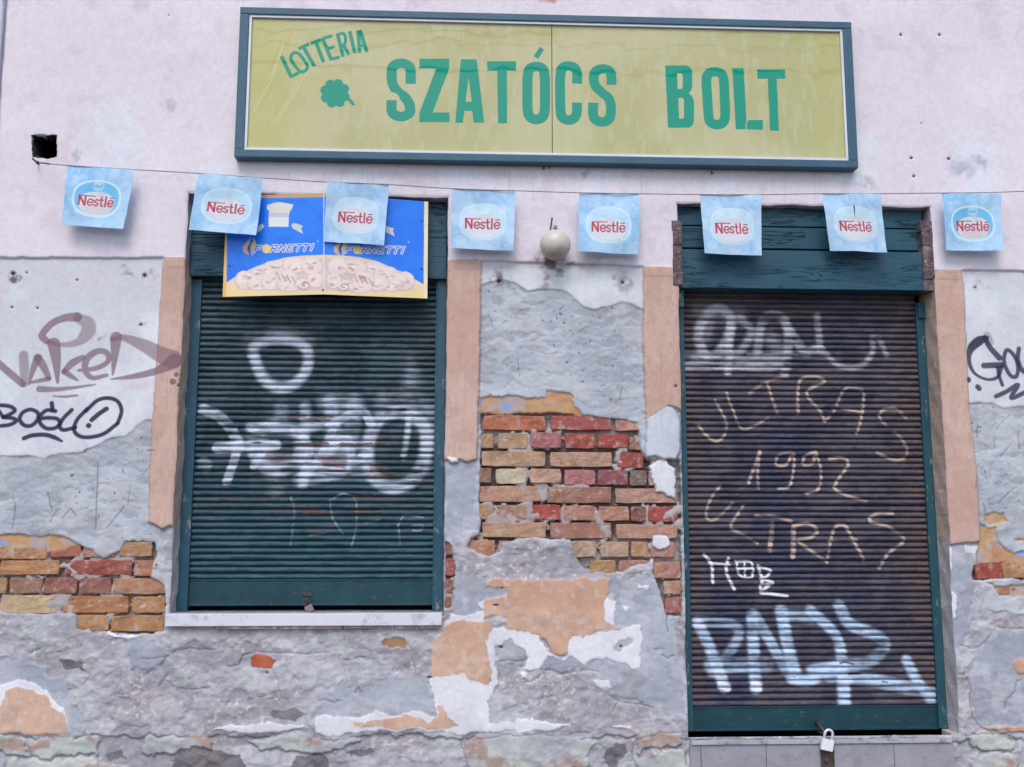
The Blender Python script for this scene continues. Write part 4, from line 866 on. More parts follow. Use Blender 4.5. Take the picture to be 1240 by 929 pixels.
# ================================================================== SHOP SIGN
SGY = -.075
TL, TR, BR, BL = W(291, 6.5, SGY), W(1030, 28, SGY), W(1041, 204, SGY), W(283, 189, SGY)
sx0, sx1 = (TL[0] + BL[0]) / 2, (TR[0] + BR[0]) / 2; sz1, sz0 = (TL[1] + TR[1]) / 2, (BL[1] + BR[1]) / 2
a_top = math.atan2(TR[1] - TL[1], TR[0] - TL[0]); fwid = .043
sign = empty('shop_sign', ((sx0 + sx1) / 2, 0, sz0), label='long framed shop sign with green letters on yellow above the shutters', cat='sign')
bpy.context.view_layer.update()
PY = SGY + .018
SC = Canvas(sx0, sx1, sz0, sz1, .0012, PY, chans=3); h, w_ = SC.H, SC.W
ns = fbm(h, w_, 300, 5, 401); ns2 = fbm(h, w_, 60, 5, 402, ax=.35)
SC.c[:] = mixc(mixc(L(177, 173, 120), L(187, 182, 137), sstep(-.3, .3, ns)), L(190, 187, 148), sstep(.0, .4, ns2) * .5)
ed = np.clip(sstep(sx0 + .5, sx0 + .05, SC.X)[None, :] * .8 + sstep(sx1 - .3, sx1 - .04, SC.X)[None, :] * .5, 0, 1) * np.ones((h, 1)); SC.c[:] = mixc(SC.c, L(182, 178, 96), ed * .7)
for i in range(26):                                         # brushed-out streaks in the yellow film at the left
    r = random.Random(i + 3); x0_ = r.uniform(302, 350); y0_ = r.uniform(30, 180); l = r.uniform(20, 110)
    SC.put(SC.stroke([(x0_ + l * .45, max(24, y0_ - l)), (x0_ + l * .28, y0_ - l * .5), (x0_, y0_)], r.uniform(.6, 2), 1.2, scl=.0037), r.choice([(168, 164, 70), (206, 202, 150)]), r.uniform(.15, .45))
GRN = (0, 144, 116)
z2 = z_(280, 0, 2.95); z3 = z_(620, 0, 2.816); z6 = z_(340, 20, 5.636)
def sst(tr, s, pts, w_, closed=False, butt=True, smooth=True):
    SC.put(SC.stroke(pts, w_ * 1.17, .0, closed=closed, tr=tr, scl=.00368 / s, butt=butt and not closed, smooth=smooth, n=8), GRN, 1)
def spo(tr, P, holes=()):
    sl, mk = SC.poly(P, tr=tr); k = mk.astype(np.float32)
    for Hh in holes:
        s2_, m2_ = SC.poly(Hh, tr=tr); full = np.zeros((h, w_), bool); full[s2_] = m2_; k = k * (1 - full[sl])
    SC.put((sl, k), GRN, 1)
sst(z2, 2.95, [(641, 300), (641, 262), (636, 238), (607, 226), (578, 238), (573, 268), (577, 300), (592, 325), (622, 350), (636, 372), (639, 395), (632, 408), (607, 417), (580, 408), (573, 390), (573, 358)], 33)
spo(z2, [(672, 210), (779, 210), (779, 245), (720, 402), (780, 402), (780, 437), (672, 437), (672, 404), (732, 245), (672, 245)])
spo(z2, [(820, 212), (877, 212), (904, 439), (866, 439), (861, 397), (833, 397), (828, 439), (800, 439)], [[(848, 280), (837, 364), (859, 364)]])
spo(z2, [(913, 219), (1018, 219), (1017, 253), (985, 253), (986, 441), (953, 441), (950, 253), (915, 253)])
sst(z2, 2.95, [(1090, 238), (1112, 246), (1120, 275), (1121, 333), (1120, 392), (1112, 418), (1090, 427), (1067, 418), (1059, 392), (1058, 333), (1059, 275), (1067, 246)], 33, True)
spo(z2, [(1080, 202), (1102, 167), (1118, 178), (1096, 211)])
sst(z3, 2.816, [(222, 286), (222, 252), (214, 232), (193, 225), (172, 232), (165, 258), (164, 320), (166, 382), (173, 402), (193, 410), (213, 402), (221, 382), (222, 350)], 31)
sst(z3, 2.816, [(339, 290), (339, 262), (333, 243), (310, 235), (286, 243), (279, 265), (284, 292), (305, 314), (328, 334), (337, 360), (336, 392), (328, 409), (307, 416), (285, 409), (277, 390), (277, 350)], 31)
spo(z3, [(522, 223), (594, 223), (608, 229), (615, 244), (615, 296), (610, 310), (603, 318), (614, 328), (621, 346), (621, 410), (616, 428), (604, 436), (532, 436)], [[(563, 250), (578, 250), (582, 256), (582, 298), (577, 304), (565, 304)], [(567, 334), (581, 334), (586, 341), (587, 398), (582, 405), (570, 405)]])
sst(z3, 2.816, [(692, 245), (714, 252), (722, 275), (725, 333), (727, 392), (720, 417), (699, 425), (677, 417), (670, 392), (666, 333), (663, 275), (670, 252)], 31, True)
spo(z3, [(751, 232), (790, 232), (800, 409), (856, 409), (856, 443), (763, 441)]); spo(z3, [(835, 237), (932, 237), (932, 269), (903, 269), (910, 446), (880, 446), (872, 269), (837, 269)])
SC.put(SC.stroke([(797, 440), (801, 415), (812, 408), (858, 408)], 2.5, .3, tr=z3, scl=.00368 / 2.816), (200, 196, 170), .9)
for P, wd, cl in (([(4, 270), (72, 415)], 22, 0), ([(66, 412), (126, 384)], 20, 0), ([(100, 248), (74, 262), (72, 300), (118, 362), (148, 378), (176, 362), (178, 328), (130, 262)], 19, 1), ([(120, 222), (194, 188)], 20, 0), ([(155, 210), (230, 340)], 21, 0),
                 ([(203, 186), (278, 158)], 20, 0), ([(240, 176), (292, 314)], 21, 0), ([(285, 148), (346, 298)], 21, 0), ([(286, 150), (352, 132)], 19, 0), ([(312, 226), (368, 204)], 18, 0), ([(340, 292), (402, 278)], 19, 0),
                 ([(386, 116), (426, 276)], 21, 0), ([(388, 124), (428, 116), (442, 150), (434, 190), (404, 200)], 18, 0), ([(428, 194), (466, 264)], 20, 0), ([(470, 100), (506, 252)], 21, 0),
                 ([(528, 94), (538, 250)], 20, 0), ([(540, 92), (588, 244)], 22, 0), ([(536, 204), (574, 196)], 16, 0)):
    sst(z6, 5.636, P, wd * 1.10, bool(cl), smooth=len(P) > 2)
spo(z6, [(370 + (82 + 19 * abs(math.sin(4 * t + .3)) ** .7) * math.cos(t) * 1.03, 525 + (82 + 19 * abs(math.sin(4 * t + .3)) ** .7) * math.sin(t)) for t in np.linspace(0, 2 * math.pi, 97)[:-1]])
spo(z6, [(455, 560), (470, 555), (492, 575), (510, 606), (488, 608), (466, 590)])
for x0_, x1_, y1_, a_ in ((425.5, 424, 170, .35), (546, 546, 186, .2), (787, 787, 190, .2), (902, 905, 196, .2)):
    SC.put(SC.stroke([(x0_, 26), (x1_, y1_)], .5, .4, scl=.0037, smooth=False), (150, 146, 96) if x0_ < 500 else (210, 206, 160), a_ * 1.6)
sign_img = SC.image('sign_print')
N = NT('sign_film'); q = N.canvas(SC, sign_img); N.fin(q.outputs[0], .4, None, .08); N.b.inputs['Coat Weight'].default_value = .8; N.b.inputs['Coat Roughness'].default_value = .015
N.l(N.bump(N.noise(3.5, 2), .004, .35), N.b.inputs['Coat Normal']); M_SIGN = N.m
M_SFR = frame_mat('sign_frame_paint', S(50, 84, 104), S(60, 96, 114), S(84, 104, 112), (14, 14, 30)); M_TRIM = simple('aluminium_trim', S(214, 218, 226), .4, .5, .06, 10, 200, .0006)
xs_ = W(668.5, 110, PY)[0]
for a_, b_ in ((sx0 + fwid, xs_ - .0016), (xs_ + .0016, sx1 - fwid)): box('sign_panel', a_, b_, PY, PY + .006, sz0 + fwid * .8, sz1 - fwid * .8, M_SIGN, sign, .0008)
box('backing', sx0 + .01, sx1 - .01, PY + .007, -.004, sz0 + .01, sz1 - .01, M_DARK, sign)
def bar(nm, x0, x1, z0, z1, y0, mat, bev=.004): return box(nm, x0, x1, y0, -.012 if 'frame' in nm else PY - .0005, z0, z1, mat, sign, bev)
bar('frame_bar', sx0, sx1, sz1 - fwid * .8, sz1, SGY, M_SFR); bar('frame_bar', sx0, sx1, sz0, sz0 + fwid * .85, SGY, M_SFR)
bar('frame_bar', sx0, sx0 + fwid, sz0 + fwid * .85 + .0005, sz1 - fwid * .8 - .0005, SGY + .001, M_SFR); bar('frame_bar', sx1 - fwid, sx1, sz0 + fwid * .85 + .0005, sz1 - fwid * .8 - .0005, SGY + .001, M_SFR)
tw = .012; ix0, ix1, iz0, iz1 = sx0 + fwid, sx1 - fwid, sz0 + fwid * .85, sz1 - fwid * .8
for nm, x0, x1, z0, z1 in (('trim_strip', ix0 + .0005, ix1 - .0005, iz1 - tw, iz1 - .0005), ('trim_strip', ix0 + .0005, ix1 - .0005, iz0 + .0005, iz0 + tw), ('trim_strip', ix0 + .0005, ix0 + tw, iz0 + tw + .0005, iz1 - tw - .0005), ('trim_strip', ix1 - tw, ix1 - .0005, iz0 + tw + .0005, iz1 - tw - .0005)):
    bar(nm, x0, x1, z0, z1, SGY + .007, M_TRIM, .001)
for px, py in ((658, 203), (665, 202), (862, 209)):
    c = W(px, py, -.03); tube('hook', [(c[0], -.015, c[1] + .014), (c[0], -.026, c[1] + .006), (c[0] + .003, -.030, c[1] - .002), (c[0], -.022, c[1] - .006)], .0022, M_RUSTY, sign, 6)

# ================================================================== PAPER FLAGS ON A CORD
def flag_canvas(ring, seed, fade):
    cv = Canvas(0, 1, 0, 1, 1 / 512., 0); n1 = fbm(512, 512, 70, 6, seed, gain=.65); n2 = fbm(512, 512, 240, 3, seed + 1)
    cv.c[:] = mixc(L(142, 194, 232), L(176, 212, 238), sstep(-.6, .6, n1 + n2 * .9)); cv.c[:] = mixc(cv.c, L(196, 218, 236), fade * (.55 + n1 * .5))
    n3 = fbm(512, 512, 22, 4, seed + 5); cv.c[:] = mixc(cv.c, L(212, 226, 240), sstep(.0, .4, n3) * .22)
    X = cv.X[None, :]; Z = cv.Z[:, None]
    def se(cx, cz, rx, rz, p=2.5): return (np.abs((X - cx) / rx) ** p + np.abs((Z - cz) / rz) ** p) ** (1 / p)
    d = se(.5, .47, .385, .315); cv.c[:] = mixc(cv.c, L(208, 232, 242), (1 - sstep(.97, 1.0, d)) * (.75 + .2 * (1 - fade)))
    d2 = se(.5, .48, .35, .275); cv.c[:] = mixc(cv.c, mixc(L(104, 190, 232), L(186, 222, 236), np.clip(fade * 1.1 + n1 * .3, 0, 1)), (1 - sstep(.96, 1.0, d2)) * ring)
    d3 = se(.5, .40, .29, .20, 2.2); cv.c[:] = mixc(cv.c, mixc(L(224, 228, 232), L(214, 206, 206), sstep(-.2, .5, n1)), (1 - sstep(.92, 1.04, d3)) * .95)
    for P, ww in (([(.42, .66), (.50, .64), (.58, .67)], .022), ([(.44, .70), (.47, .74), (.52, .71)], .03), ([(.53, .73), (.57, .76), (.58, .70)], .02), ([(.45, .63), (.56, .63)], .02)):
        cv.put(cv.stroke(P, ww, .012, px=False, scl=1), (206, 222, 226), .8 * ring)
    red = (188, 52, 82); u = .148
    def T(pts, wd=.030, x=0): cv.put(cv.stroke([(.232 + x + p[0] * u, .36 + p[1] * u) for p in pts], wd, .004, px=False, scl=1), red, .92)
    T([(0, 0), (0, 1)], .034); T([(0, 1), (.62, 0)], .036); T([(.62, 0), (.62, .95)], .032); T([(.0, 1.06), (1.62, 1.06)], .018)
    def e_(x, acc=False):
        T([(x + .02, .34), (x + .5, .36), (x + .48, .6), (x + .25, .70), (x + .02, .55), (x - .02, .25), (x + .12, .02), (x + .3, -.02), (x + .5, .12)], .026)
        if acc: T([(x + .1, .95), (x + .52, .98)], .02)
    e_(.92); T([(2.0, .58), (1.84, .70), (1.64, .56), (1.72, .38), (1.94, .28), (1.96, .08), (1.78, -.02), (1.6, .1)], .027); T([(2.32, 1.0), (2.32, .15), (2.44, -.02), (2.54, .02)], .028); T([(2.14, .68), (2.52, .68)], .024)
    T([(2.78, 1.05), (2.78, -.02)], .03); e_(3.08, True)
    rs = random.Random(seed)
    for k in range(7):
        x, y = rs.uniform(0, 1), rs.uniform(0, 1); a_ = rs.uniform(0, 3.1); l = rs.uniform(.2, .7)
        cv.put(cv.stroke([(x, y), (x + l * .5 * math.cos(a_) + rs.uniform(-.03, .03), y + l * .5 * math.sin(a_)), (x + l * math.cos(a_), y + l * math.sin(a_))], .006, .010, px=False, scl=1), rs.choice([(210, 226, 240), (120, 172, 212)]), rs.uniform(.15, .4))
    cv.c[:] = cv.c * (1 + n1[..., None] * .10)
    return cv.image('flag_print')
F_IMG = [flag_canvas(.95, 510, .0), flag_canvas(.35, 520, .35), flag_canvas(.1, 530, .7)]
def flag_mat(im):
    N = NT('flag_paper'); uv = N.n('UVMap'); q = N.n('TexImage', image=im, extension='EXTEND'); N.l(uv.outputs[0], q.inputs[0])
    N.fin(q.outputs[0], .6, N.bump(N.noise(30, 4, .6), .002), .3); tr = N.n('BsdfTranslucent'); N.l(q.outputs[0], tr.inputs[0]); mx = N.n('MixShader'); mx.inputs[0].default_value = .12
    N.l(N.b.outputs[0], mx.inputs[1]); N.l(tr.outputs[0], mx.inputs[2]); N.l(mx.outputs[0], N.o.inputs[0]); return N.m
M_FL = [flag_mat(i) for i in F_IMG]
M_TAPE = simple('clear_tape', S(190, 212, 226), .3, .5, .05)
FL = [((83, 201), (163, 206), (150, 278.5), (75, 272), 0, 'leftmost paper flag on the cord, tilted, with white oval ring, below the square hole'),
      ((240, 210), (318, 216), (311, 286), (229, 279), 1, 'tilted blue paper flag with a slit, hanging over the left corner of the window opening'),
      ((396, 221), (471, 224), (465, 297), (391, 292), 2, 'pale paper flag hanging in front of the middle of the blue advertising board'),
      ((547, 229), (624, 231), (622, 304), (546, 300), 2, 'pale paper flag hanging between the window opening and the globe lamp'),
      ((701, 234), (774, 235), (773, 308), (700, 305), 1, 'sky-blue paper flag hanging just right of the globe lamp'),
      ((848, 236), (921, 236), (922, 310), (852, 308), 2, 'paper flag hanging over the left half of the door lintel boards'),
      ((995, 235), (1066, 235), (1074, 306), (1005, 304), 2, 'paper flag with a slit hanging over the right half of the door lintel boards'),
      ((1140, 234), (1212, 235), (1215, 304), (1146, 303), 0, 'rightmost paper flag on the cord, right of the door lintel boards')]
FY = -.078
for i, (tl, tr_, br, bl_, mi, lab) in enumerate(FL):
    V = []; UV = []; Fc = []; n = 12; r = random.Random(i * 7 + 1); cu, cb, sw = r.uniform(-.006, .006), r.uniform(-.004, .012), r.uniform(-.005, .005)
    for a in range(n + 1):
        for b in range(n + 1):
            u, v = b / n, a / n
            px = (tl[0] * (1 - u) + tr_[0] * u) * (1 - v) + (bl_[0] * (1 - u) + br[0] * u) * v; py = (tl[1] * (1 - u) + tr_[1] * u) * (1 - v) + (bl_[1] * (1 - u) + br[1] * u) * v
            x, z = W(px, py, FY)
            y = FY + cu * math.sin(u * math.pi) * v - cb * v * v + sw * math.sin(u * 5 + i) * v - .005 * math.sin(v * 4 + u * 2 + i) + .0022 * math.sin(u * 9 - v * 5 + i * 2) + .0015 * math.sin(u * 4 + v * 13 + i)
            if i == 7: y -= .018 * max(0, abs(u - .5) * 2 - .7) * v
            V.append((x + r.uniform(-.0006, .0006), y, z + r.uniform(-.0006, .0006))); UV.append((u, 1 - v))
    for a in range(n):
        for b in range(n):
            if i in (1, 6) and b == n // 2 and a < 3 and a > 0: pass
            k = a * (n + 1) + b; Fc.append((k, k + n + 1, k + n + 2, k + 1))
    if i in (1, 6):                                         # slit: open the seam between two columns for the upper rows
        b = n // 2; base_n = len(V)
        for a in range(1, 5):
            k = a * (n + 1) + b; V.append((V[k][0] + .0035 * math.sin((a - .5) / 4 * math.pi), V[k][1] - .006, V[k][2])); UV.append(UV[k])
        rep = {a * (n + 1) + b: base_n + a - 1 for a in range(1, 5)}
        for fi in range(len(Fc)):
            a, bb = divmod(fi, n)
            if bb == b and a < 5: Fc[fi] = tuple(rep.get(q_, q_) for q_ in Fc[fi])
    o = mesh('paper_flag', V, Fc, M_FL[mi], None, True, UV); prop(o, lab, 'flag', 'paper flags hanging on the cord')
CP = [(45, 197), (83, 200.5), (163, 205.5), (240, 210), (318, 215.5), (396, 220.5), (471, 223.5), (547, 228.5), (624, 231), (701, 233.5), (774, 234.7), (848, 235.6), (921, 235.8), (995, 234.6), (1066, 234.6), (1140, 233.8), (1212, 232.8), (1290, 229), (1420, 222)]
M_CORD = simple('grey_cord', S(150, 140, 140), .8, .2, .1)
CPS = spl(CP, 5)
cord = tube('cord', [WP(p[0], p[1], FY - .001) for p in CPS], .0022, M_CORD, None, 6); prop(cord, 'thin grey cord stretched across the wall carrying the paper flags', 'cord')
c = W(45, 197, -.03); tube('nail', [(c[0], -.005, c[1]), (c[0], FY, c[1] + .001)], .004, M_RUSTY, cord, 8)
bm = bmesh.new(); cc = W(45.5, 197, FY); bmesh.ops.create_uvsphere(bm, u_segments=10, v_segments=6, radius=.0085, matrix=Matrix.Translation((cc[0], FY, cc[1]))); bm_obj('knot', bm, M_RUSTY, cord, True)
tube('cord_tail', [WP(46, 197, FY), WP(53, 197.5, FY), WP(60, 198.5, FY - .004)], .004, M_CORD, cord, 6)
for (tl, tr_, br, bl_, mi, lab) in FL[:0]: pass

# ================================================================== ADVERTISING BOARD
AY0, AY1 = -.012, -.058
BC = Canvas(*[W(268, 362, -.03)[0], W(520, 362, -.03)[0]], W(400, 366, -.03)[1], W(400, 228, -.03)[1], .0011, -.03, lin((20, 124, 238)))
h, w_ = BC.H, BC.W; nb = fbm(h, w_, 60, 5, 601); BC.wx = fbm(h, w_, 14, 3, 603) * .004; BC.wz = fbm(h, w_, 14, 3, 604) * .004
zb = z_(260, 230, 4.593); sb = .0037 / 4.593
def bp(P, col, al=1, warp=0.):
    sl, mk = BC.poly(P, tr=zb, warp=warp); BC.put((sl, mk.astype(np.float32)), col, al)
BC.c[:] = mixc(BC.c, L(14, 112, 226), sstep(-.3, .3, nb))
cream = (226, 206, 168); yel = (232, 206, 138)
left = [(40, 620), (60, 520), (120, 480), (200, 440), (300, 400), (400, 375), (500, 365), (607, 361), (607, 620)]
right = [(607, 361), (700, 364), (800, 374), (900, 395), (1000, 440), (1100, 490), (1160, 524), (1200, 560), (1200, 640), (607, 640)]
bp(left, cream); bp(right, cream)
bp([(30, 640), (30, 540), (150, 560), (400, 580), (607, 575), (820, 580), (1080, 572), (1210, 545), (1210, 640)], yel, .9)
bp([(30, 0), (62, 0), (68, 260), (66, 520), (60, 640), (30, 640)], (226, 178, 104)); bp([(1166, 0), (1210, 0), (1210, 640), (1160, 640), (1162, 520)], (236, 218, 176)); bp([(30, -20), (1210, -20), (1210, 66), (965, 46), (612, 40), (255, 46), (30, 60)], (196, 156, 104))
bp([(160, 50), (612, 41), (612, 50), (160, 60)], (20, 124, 238))
rp = random.Random(12)
for P in ([(130, 500), (170, 460), (300, 410), (420, 385), (600, 380), (600, 560), (400, 560), (200, 550), (135, 550)], [(615, 380), (800, 390), (930, 420), (1060, 460), (1095, 510), (1090, 556), (900, 568), (615, 560)]): bp(P, (214, 190, 182), 1, 1.)
def pastry(cx, cy, rx, ry, mx=False, c0=(228, 208, 202), dark=(168, 128, 120)):
    cy_ = cy
    def E_(ax, az, rx_, ry_, col, al, n=18, rot=0):
        bp([(ax + rx_ * math.cos(t) * math.cos(rot) - ry_ * math.sin(t) * math.sin(rot), az + rx_ * math.cos(t) * math.sin(rot) + ry_ * math.sin(t) * math.cos(rot)) for t in np.linspace(0, 2 * math.pi, n)[:-1]], col, al, 1.0)
    E_(cx, cy_ + 5, rx * 1.06, ry * 1.04, (206, 180, 172), .6); E_(cx, cy_, rx * .94, ry * .92, c0, 1); E_(cx - rx * .1, cy_ - ry * .25, rx * .8, ry * .6, (230, 214, 206), .8)
    for k in range(5):
        a_ = rp.uniform(-.7, .3) * (-1 if mx else 1)
        E_(cx + rp.uniform(-.5, .5) * rx, cy_ + rp.uniform(-.4, .5) * ry, rx * rp.uniform(.15, .35), ry * rp.uniform(.08, .18), rp.choice([dark, (240, 228, 220), (198, 168, 160)]), .65, 12, a_)
for (cx, cy, rx, ry) in ((340, 430, 70, 42), (450, 420, 75, 45), (540, 420, 60, 50), (270, 460, 70, 45), (170, 500, 58, 54), (240, 520, 60, 40), (320, 510, 66, 46), (400, 490, 62, 50), (420, 535, 75, 30), (500, 525, 56, 34), (560, 500, 45, 45)):
    pastry(cx, cy, rx, ry); pastry(1225 - cx, cy + 6, rx, ry, True)
for k in range(160):
    u = rp.uniform(125, 1100); top = 385 + ((u - 612) / 500) ** 2 * 95; v_ = rp.uniform(top + 8, 555)
    c_ = rp.choice([(240, 228, 220), (232, 214, 206), (208, 178, 168), (182, 144, 130), (246, 238, 230), (222, 196, 168)])
    an = rp.uniform(-.8, .2) * (-1 if u > 612 else 1); l = rp.uniform(4, 22)
    BC.put(BC.stroke([(u, v_), (u + l * math.cos(an), v_ + l * math.sin(an))], rp.uniform(2, 7), 2, tr=zb, scl=sb, smooth=False), c_, rp.uniform(.2, .6))
for (cx, cy) in ((395, 480), (1225 - 395 - 5, 490)):
    for k in range(4): BC.put(BC.stroke([(cx - 50 + k * 28, cy - 20 + k * 8), (cx - 30 + k * 28, cy + 22 + k * 4)], 9, 4, tr=zb, scl=sb), (160, 120, 118), .6)
for (cx, cy) in ((500, 530), (1225 - 505, 538)):
    BC.put(BC.stroke([(cx + 10 * t * math.cos(t * 2.2) * .9, cy + 6.5 * t * math.sin(t * 2.2)) for t in np.linspace(.3, 4.2, 26)], 7, 3, tr=zb, scl=sb), (150, 112, 110), .7)
for x0_, y0_ in ((165, 492), (1060, 498)):
    for k in range(9): BC.put(BC.stroke([(x0_ - 40 + k * 10, y0_ + 20), (x0_ - 38 + k * 9.6, y0_ + 64)], 2.5, 1, tr=zb, scl=sb, smooth=False), (190, 160, 150), .6)
# lettering: light outline, blue core, gold disc for the O
def word(x0_, y0_, sl_, off=0):
    GL = {'F': [[(0, 0), (0, 1)], [(0, 1), (.8, 1)], [(0, .52), (.65, .52)]], 'R': [[(0, 0), (0, 1)], [(0, 1), (.65, 1), (.7, .75), (.6, .5), (0, .5)], [(.35, .5), (.75, 0)]], 'N': [[(0, 0), (0, 1)], [(0, 1), (.75, 0)], [(.75, 0), (.75, 1)]],
          'E': [[(0, 0), (0, 1)], [(0, 1), (.75, 1)], [(0, .52), (.6, .52)], [(0, 0), (.75, 0)]], 'T': [[(.4, 0), (.4, 1)], [(0, 1), (.85, 1)]], 'I': [[(.1, 0), (.1, 1)]]}
    Xp = [('F', 0), ('R', 92), ('N', 136), ('E', 182), ('T', 224), ('T', 264), ('I', 312)]
    for col, wd in (((228, 226, 214), 15), ((24, 92, 206), 6.5)):
        for g_, x in Xp:
            for st in GL[g_]:
                P = [(x0_ + x + p[0] * 36 + (p[1] - .5) * 14, y0_ - x * sl_ - (p[1] - .5) * 34) for p in st]
                BC.put(BC.stroke(P, wd, 1.2, tr=zb, scl=sb, smooth=False), col, 1)
    cx, cy = x0_ + 62, y0_ - 62 * sl_; bp([(cx + 25 * math.cos(t), cy + 25 * math.sin(t)) for t in np.linspace(0, 2 * math.pi, 24)[:-1]], (232, 206, 130))
    bp([(x0_ + 344, y0_ - 46), (x0_ + 350, y0_ - 46), (x0_ + 350, y0_ - 40), (x0_ + 344, y0_ - 40)], (226, 226, 230))
    fx_, fy_ = x0_ - 68, y0_ - 8
    for P, col in (([(0, 20), (-2, -5), (20, -30), (42, -62), (38, -30), (26, -8), (22, 14), (34, 42), (10, 32)], (206, 170, 120)), ([(44, 12), (40, -10), (58, -36), (52, -60), (68, -40), (72, -12), (56, 8), (50, 26), (58, 52), (44, 34)], (214, 186, 140)), ([(24, 6), (44, -30), (46, -14), (34, 6), (40, 30)], (60, 60, 70))):
        bp([(fx_ + a_, fy_ + b_) for a_, b_ in P], col)
word(226, 330, .035); word(732, 332, -.01)
# plain white baker's cap with paddles of dough either side
bp([(290, 85), (330, 72), (360, 68), (400, 74), (438, 82), (428, 108), (418, 118), (410, 150), (300, 150), (304, 120), (290, 104)], (214, 212, 200)); bp([(300, 150), (412, 150), (410, 205), (300, 205)], (222, 224, 222)); bp([(306, 128), (410, 128), (410, 152), (304, 152)], (188, 196, 206))
for P in ([(425, 200), (435, 184), (455, 188), (490, 200), (480, 214), (492, 244), (466, 232), (440, 218)], [(278, 200), (262, 188), (244, 200), (226, 226), (214, 246), (236, 238), (258, 224)], [(950, 200), (975, 208), (998, 214), (990, 226), (1002, 258), (976, 246), (952, 236)]): bp(P, (206, 208, 190))
BC.put(BC.stroke([(607, 0), (607, 640)], 7, 1.5, tr=zb, scl=sb, smooth=False), (206, 214, 224), .75)
BC.c[:] = BC.c * (1 + nb[..., None] * .08)
BC.c[:] = blur(BC.c, 1)
board_img = BC.image('board_print')
N = NT('board_print'); uv = N.n('UVMap'); q = N.n('TexImage', image=board_img, extension='EXTEND'); N.l(uv.outputs[0], q.inputs[0]); M_BD = N.fin(q.outputs[0], .35, N.bump(N.noise(8, 3), .003), .4)
M_BE = simple('board_edge', S(214, 208, 190), .6)
ad = empty('advertising_board', (-.72, -.03, 2.4), label='blue and yellow bakery advertising board folded down the middle, above the window shutter', cat='advertising board'); bpy.context.view_layer.update()
ang = [((274.5, 237.5), (392, 234), (392, 356.5), (269.5, 359.5), AY0, AY1), ((392, 234), (518.5, 244.5), (517.5, 361.5), (392, 356.5), AY1, AY0)]
for tl, tr_, br, bl_, ya, yb in ang:
    V = []; UV = []; Fc = []; n = 10
    for a in range(n + 1):
        for b in range(n + 1):
            u, v = b / n, a / n; y = ya + (yb - ya) * u
            px = (tl[0] * (1 - u) + tr_[0] * u) * (1 - v) + (bl_[0] * (1 - u) + br[0] * u) * v; py = (tl[1] * (1 - u) + tr_[1] * u) * (1 - v) + (bl_[1] * (1 - u) + br[1] * u) * v
            x, z = W(px, py, y); V.append((x, y, z)); qx, qz = W(px, py, BC.depth); UV.append(((qx - BC.x0) / (BC.x1 - BC.x0), (qz - BC.z0) / (BC.z1 - BC.z0)))
    for a in range(n):
        for b in range(n): k = a * (n + 1) + b; Fc.append((k, k + n + 1, k + n + 2, k + 1))
    o = mesh('board_panel', V, Fc, M_BD, ad, False, UV); o.data.materials.append(M_BE); md = o.modifiers.new('thickness', 'SOLIDIFY'); md.thickness = .004; md.offset = -1; md.material_offset_rim = 1; md.material_offset = 1
for px, py, yy in ((278, 322, -.017), (510.5, 267.5, -.016), (510.5, 325.5, -.017), (391, 351, -.060)):
    c = W(px, py, yy); bm = bmesh.new(); bmesh.ops.create_uvsphere(bm, u_segments=8, v_segments=6, radius=.0042, matrix=Matrix.Translation((c[0], yy, c[1])) @ Matrix.Diagonal((1, .5, 1, 1))); bm_obj('screw', bm, M_RUSTY, ad, True)
box('batten', -1.10, -.28, .006, .044, 2.70, 2.73, M_PLANK, ad)
box('batten', -1.10, -.28, .006, .044, 2.52, 2.55, M_PLANK, ad)

# ================================================================== GLOBE LAMP
gy = -.088; gx, gz = W(672.3, 296.8, gy); gr = 19.3 * .00374 * (4.3 + gy) / 4.3
lamp = empty('globe_lamp', (gx, -.022, gz), label='round off-white glass globe lamp on the wall between window and door', cat='lamp'); bpy.context.view_layer.update()
N = NT('milk_glass'); zf = N.ramp(N.math('ADD', N.noise(16, 6, .65), N.ramp(N.n('SeparateXYZ').outputs[2], 0, 1)), 0, 1)
tc = N.n('TexCoord'); sx_ = N.n('SeparateXYZ'); N.l(tc.outputs['Object'], sx_.inputs[0])
dirt_tone = N.ramp(N.math('ADD', N.math('MULTIPLY', sx_.outputs[2], -9.), N.noise(30, 6, .65)), .62, 1.15, 0, .8)  # globe turns browner towards its bottom, broken up by noise
ccol = N.mix(dirt_tone, S(196, 192, 178), S(150, 128, 98)); N.fin(ccol, .35, N.bump(N.noise(80, 4), .0008), .5); N.b.inputs['Subsurface Weight'].default_value = .15; N.b.inputs['Subsurface Scale'].default_value = .02
bm = bmesh.new(); bmesh.ops.create_uvsphere(bm, u_segments=40, v_segments=24, radius=gr)
me = bpy.data.meshes.new('globe'); bm.to_mesh(me); bm.free(); me.materials.append(N.m); me.polygons.foreach_set('use_smooth', [True] * len(me.polygons)); gl = bpy.data.objects.new('globe', me); C.objects.link(gl); gl.location = (0, gy + .022, 0); gl.parent = lamp
M_BASE = simple('lamp_base', S(70, 64, 66), .7)
tube('wall_mount', [(gx, .01, gz - .01), (gx, -.03, gz - .01), (gx, -.05, gz - .005)], [.045, .045, .034], M_BASE, lamp, 20)
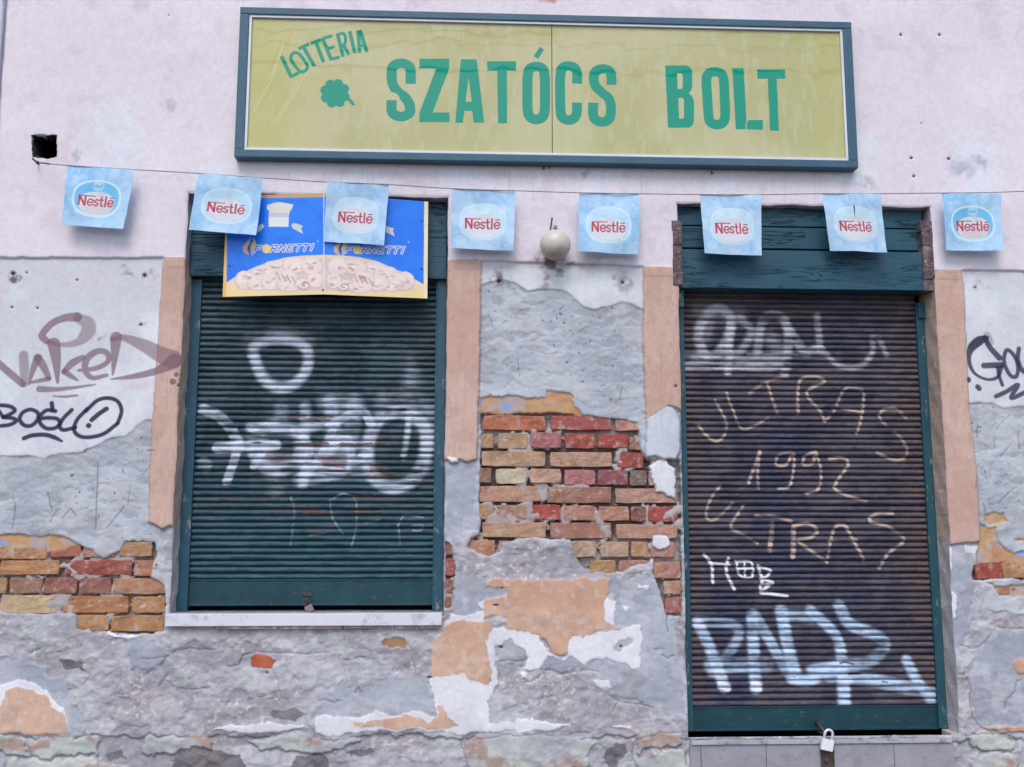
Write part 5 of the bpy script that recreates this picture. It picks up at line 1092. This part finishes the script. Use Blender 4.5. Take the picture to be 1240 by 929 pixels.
c0 = W(667, 288, -.04); c1 = W(665.5, 279, -.05); c2 = W(668, 266, -.045); c3 = W(668.5, 264, -.04); cm = W(666, 284, -.048)
tube('wire_stub', [(c0[0], -.04, c0[1] - .03), (cm[0], -.048, cm[1]), (c1[0] + .003, -.05, c1[1]), (c2[0], -.045, c2[1] - .008), (c3[0], -.04, c3[1])], [.003, .003, .0034, .004, .0045], M_BASE, lamp, 6)
cs = W(673, 275, -.025); box('clip', cs[0] - .008, cs[0] + .006, -.035, -.012, cs[1] - .008, cs[1] + .006, simple('old_clip', S(150, 146, 156), .7), lamp, .002)

# ================================================================== CABLES over the street: the sign's glossy film mirrors them
M_CAB = simple('cable_rubber', S(40, 40, 44), .7)
for i, (py, yd, r_) in enumerate(((44, 9.0, .020), (60, 9.6, .018), (90, 10.4, .032))):
    d = CAM @ np.array([(640 - 620) / 1150., (py - 464.5) / 1150., 1.]); zc_ = HC + d[2] / d[1] * (DIST + yd)
    P = [(x, -yd, zc_ + .00022 * x * x * (30 - i * 6) / 10 + .01 * x + .02 * math.sin(x * .9 + i * 2)) for x in np.linspace(-24, 24, 49)]
    o = tube('overhead_cable', P, r_, M_CAB, None, 6); prop(o, ('thin upper cable strung over the street, mirrored near the top edge of the sign', 'middle cable strung over the street, mirrored just above the sign lettering', 'thick lowest cable strung over the street, mirrored across the upper part of the sign lettering')[i], 'cable', 'cables over the street')

# ================================================================== GROUND
M_PAV = simple('pavement_asphalt', S(116, 114, 118), .9, .2, .1, 4, 60, .006, dirt_tone=S(92, 88, 92)); M_ROAD = simple('road_asphalt', S(74, 74, 80), .9, .2, .1, 3, 60, .006); M_KERB = simple('kerb_concrete', S(150, 148, 146), .85, .2, .1, 5, 60, .004)
prop(mesh('ground', [(-80, -80, -.16), (80, -80, -.16), (80, 60, -.16), (-80, 60, -.16)], [(0, 1, 2, 3)], M_ROAD), kind='structure')
prop(box('pavement', -30, 30, -2.9, .4, -.15, -.0, M_PAV), kind='structure')
prop(box('kerb', -30, 30, -3.05, -2.9, -.15, .003, M_KERB, None, .01), kind='structure')
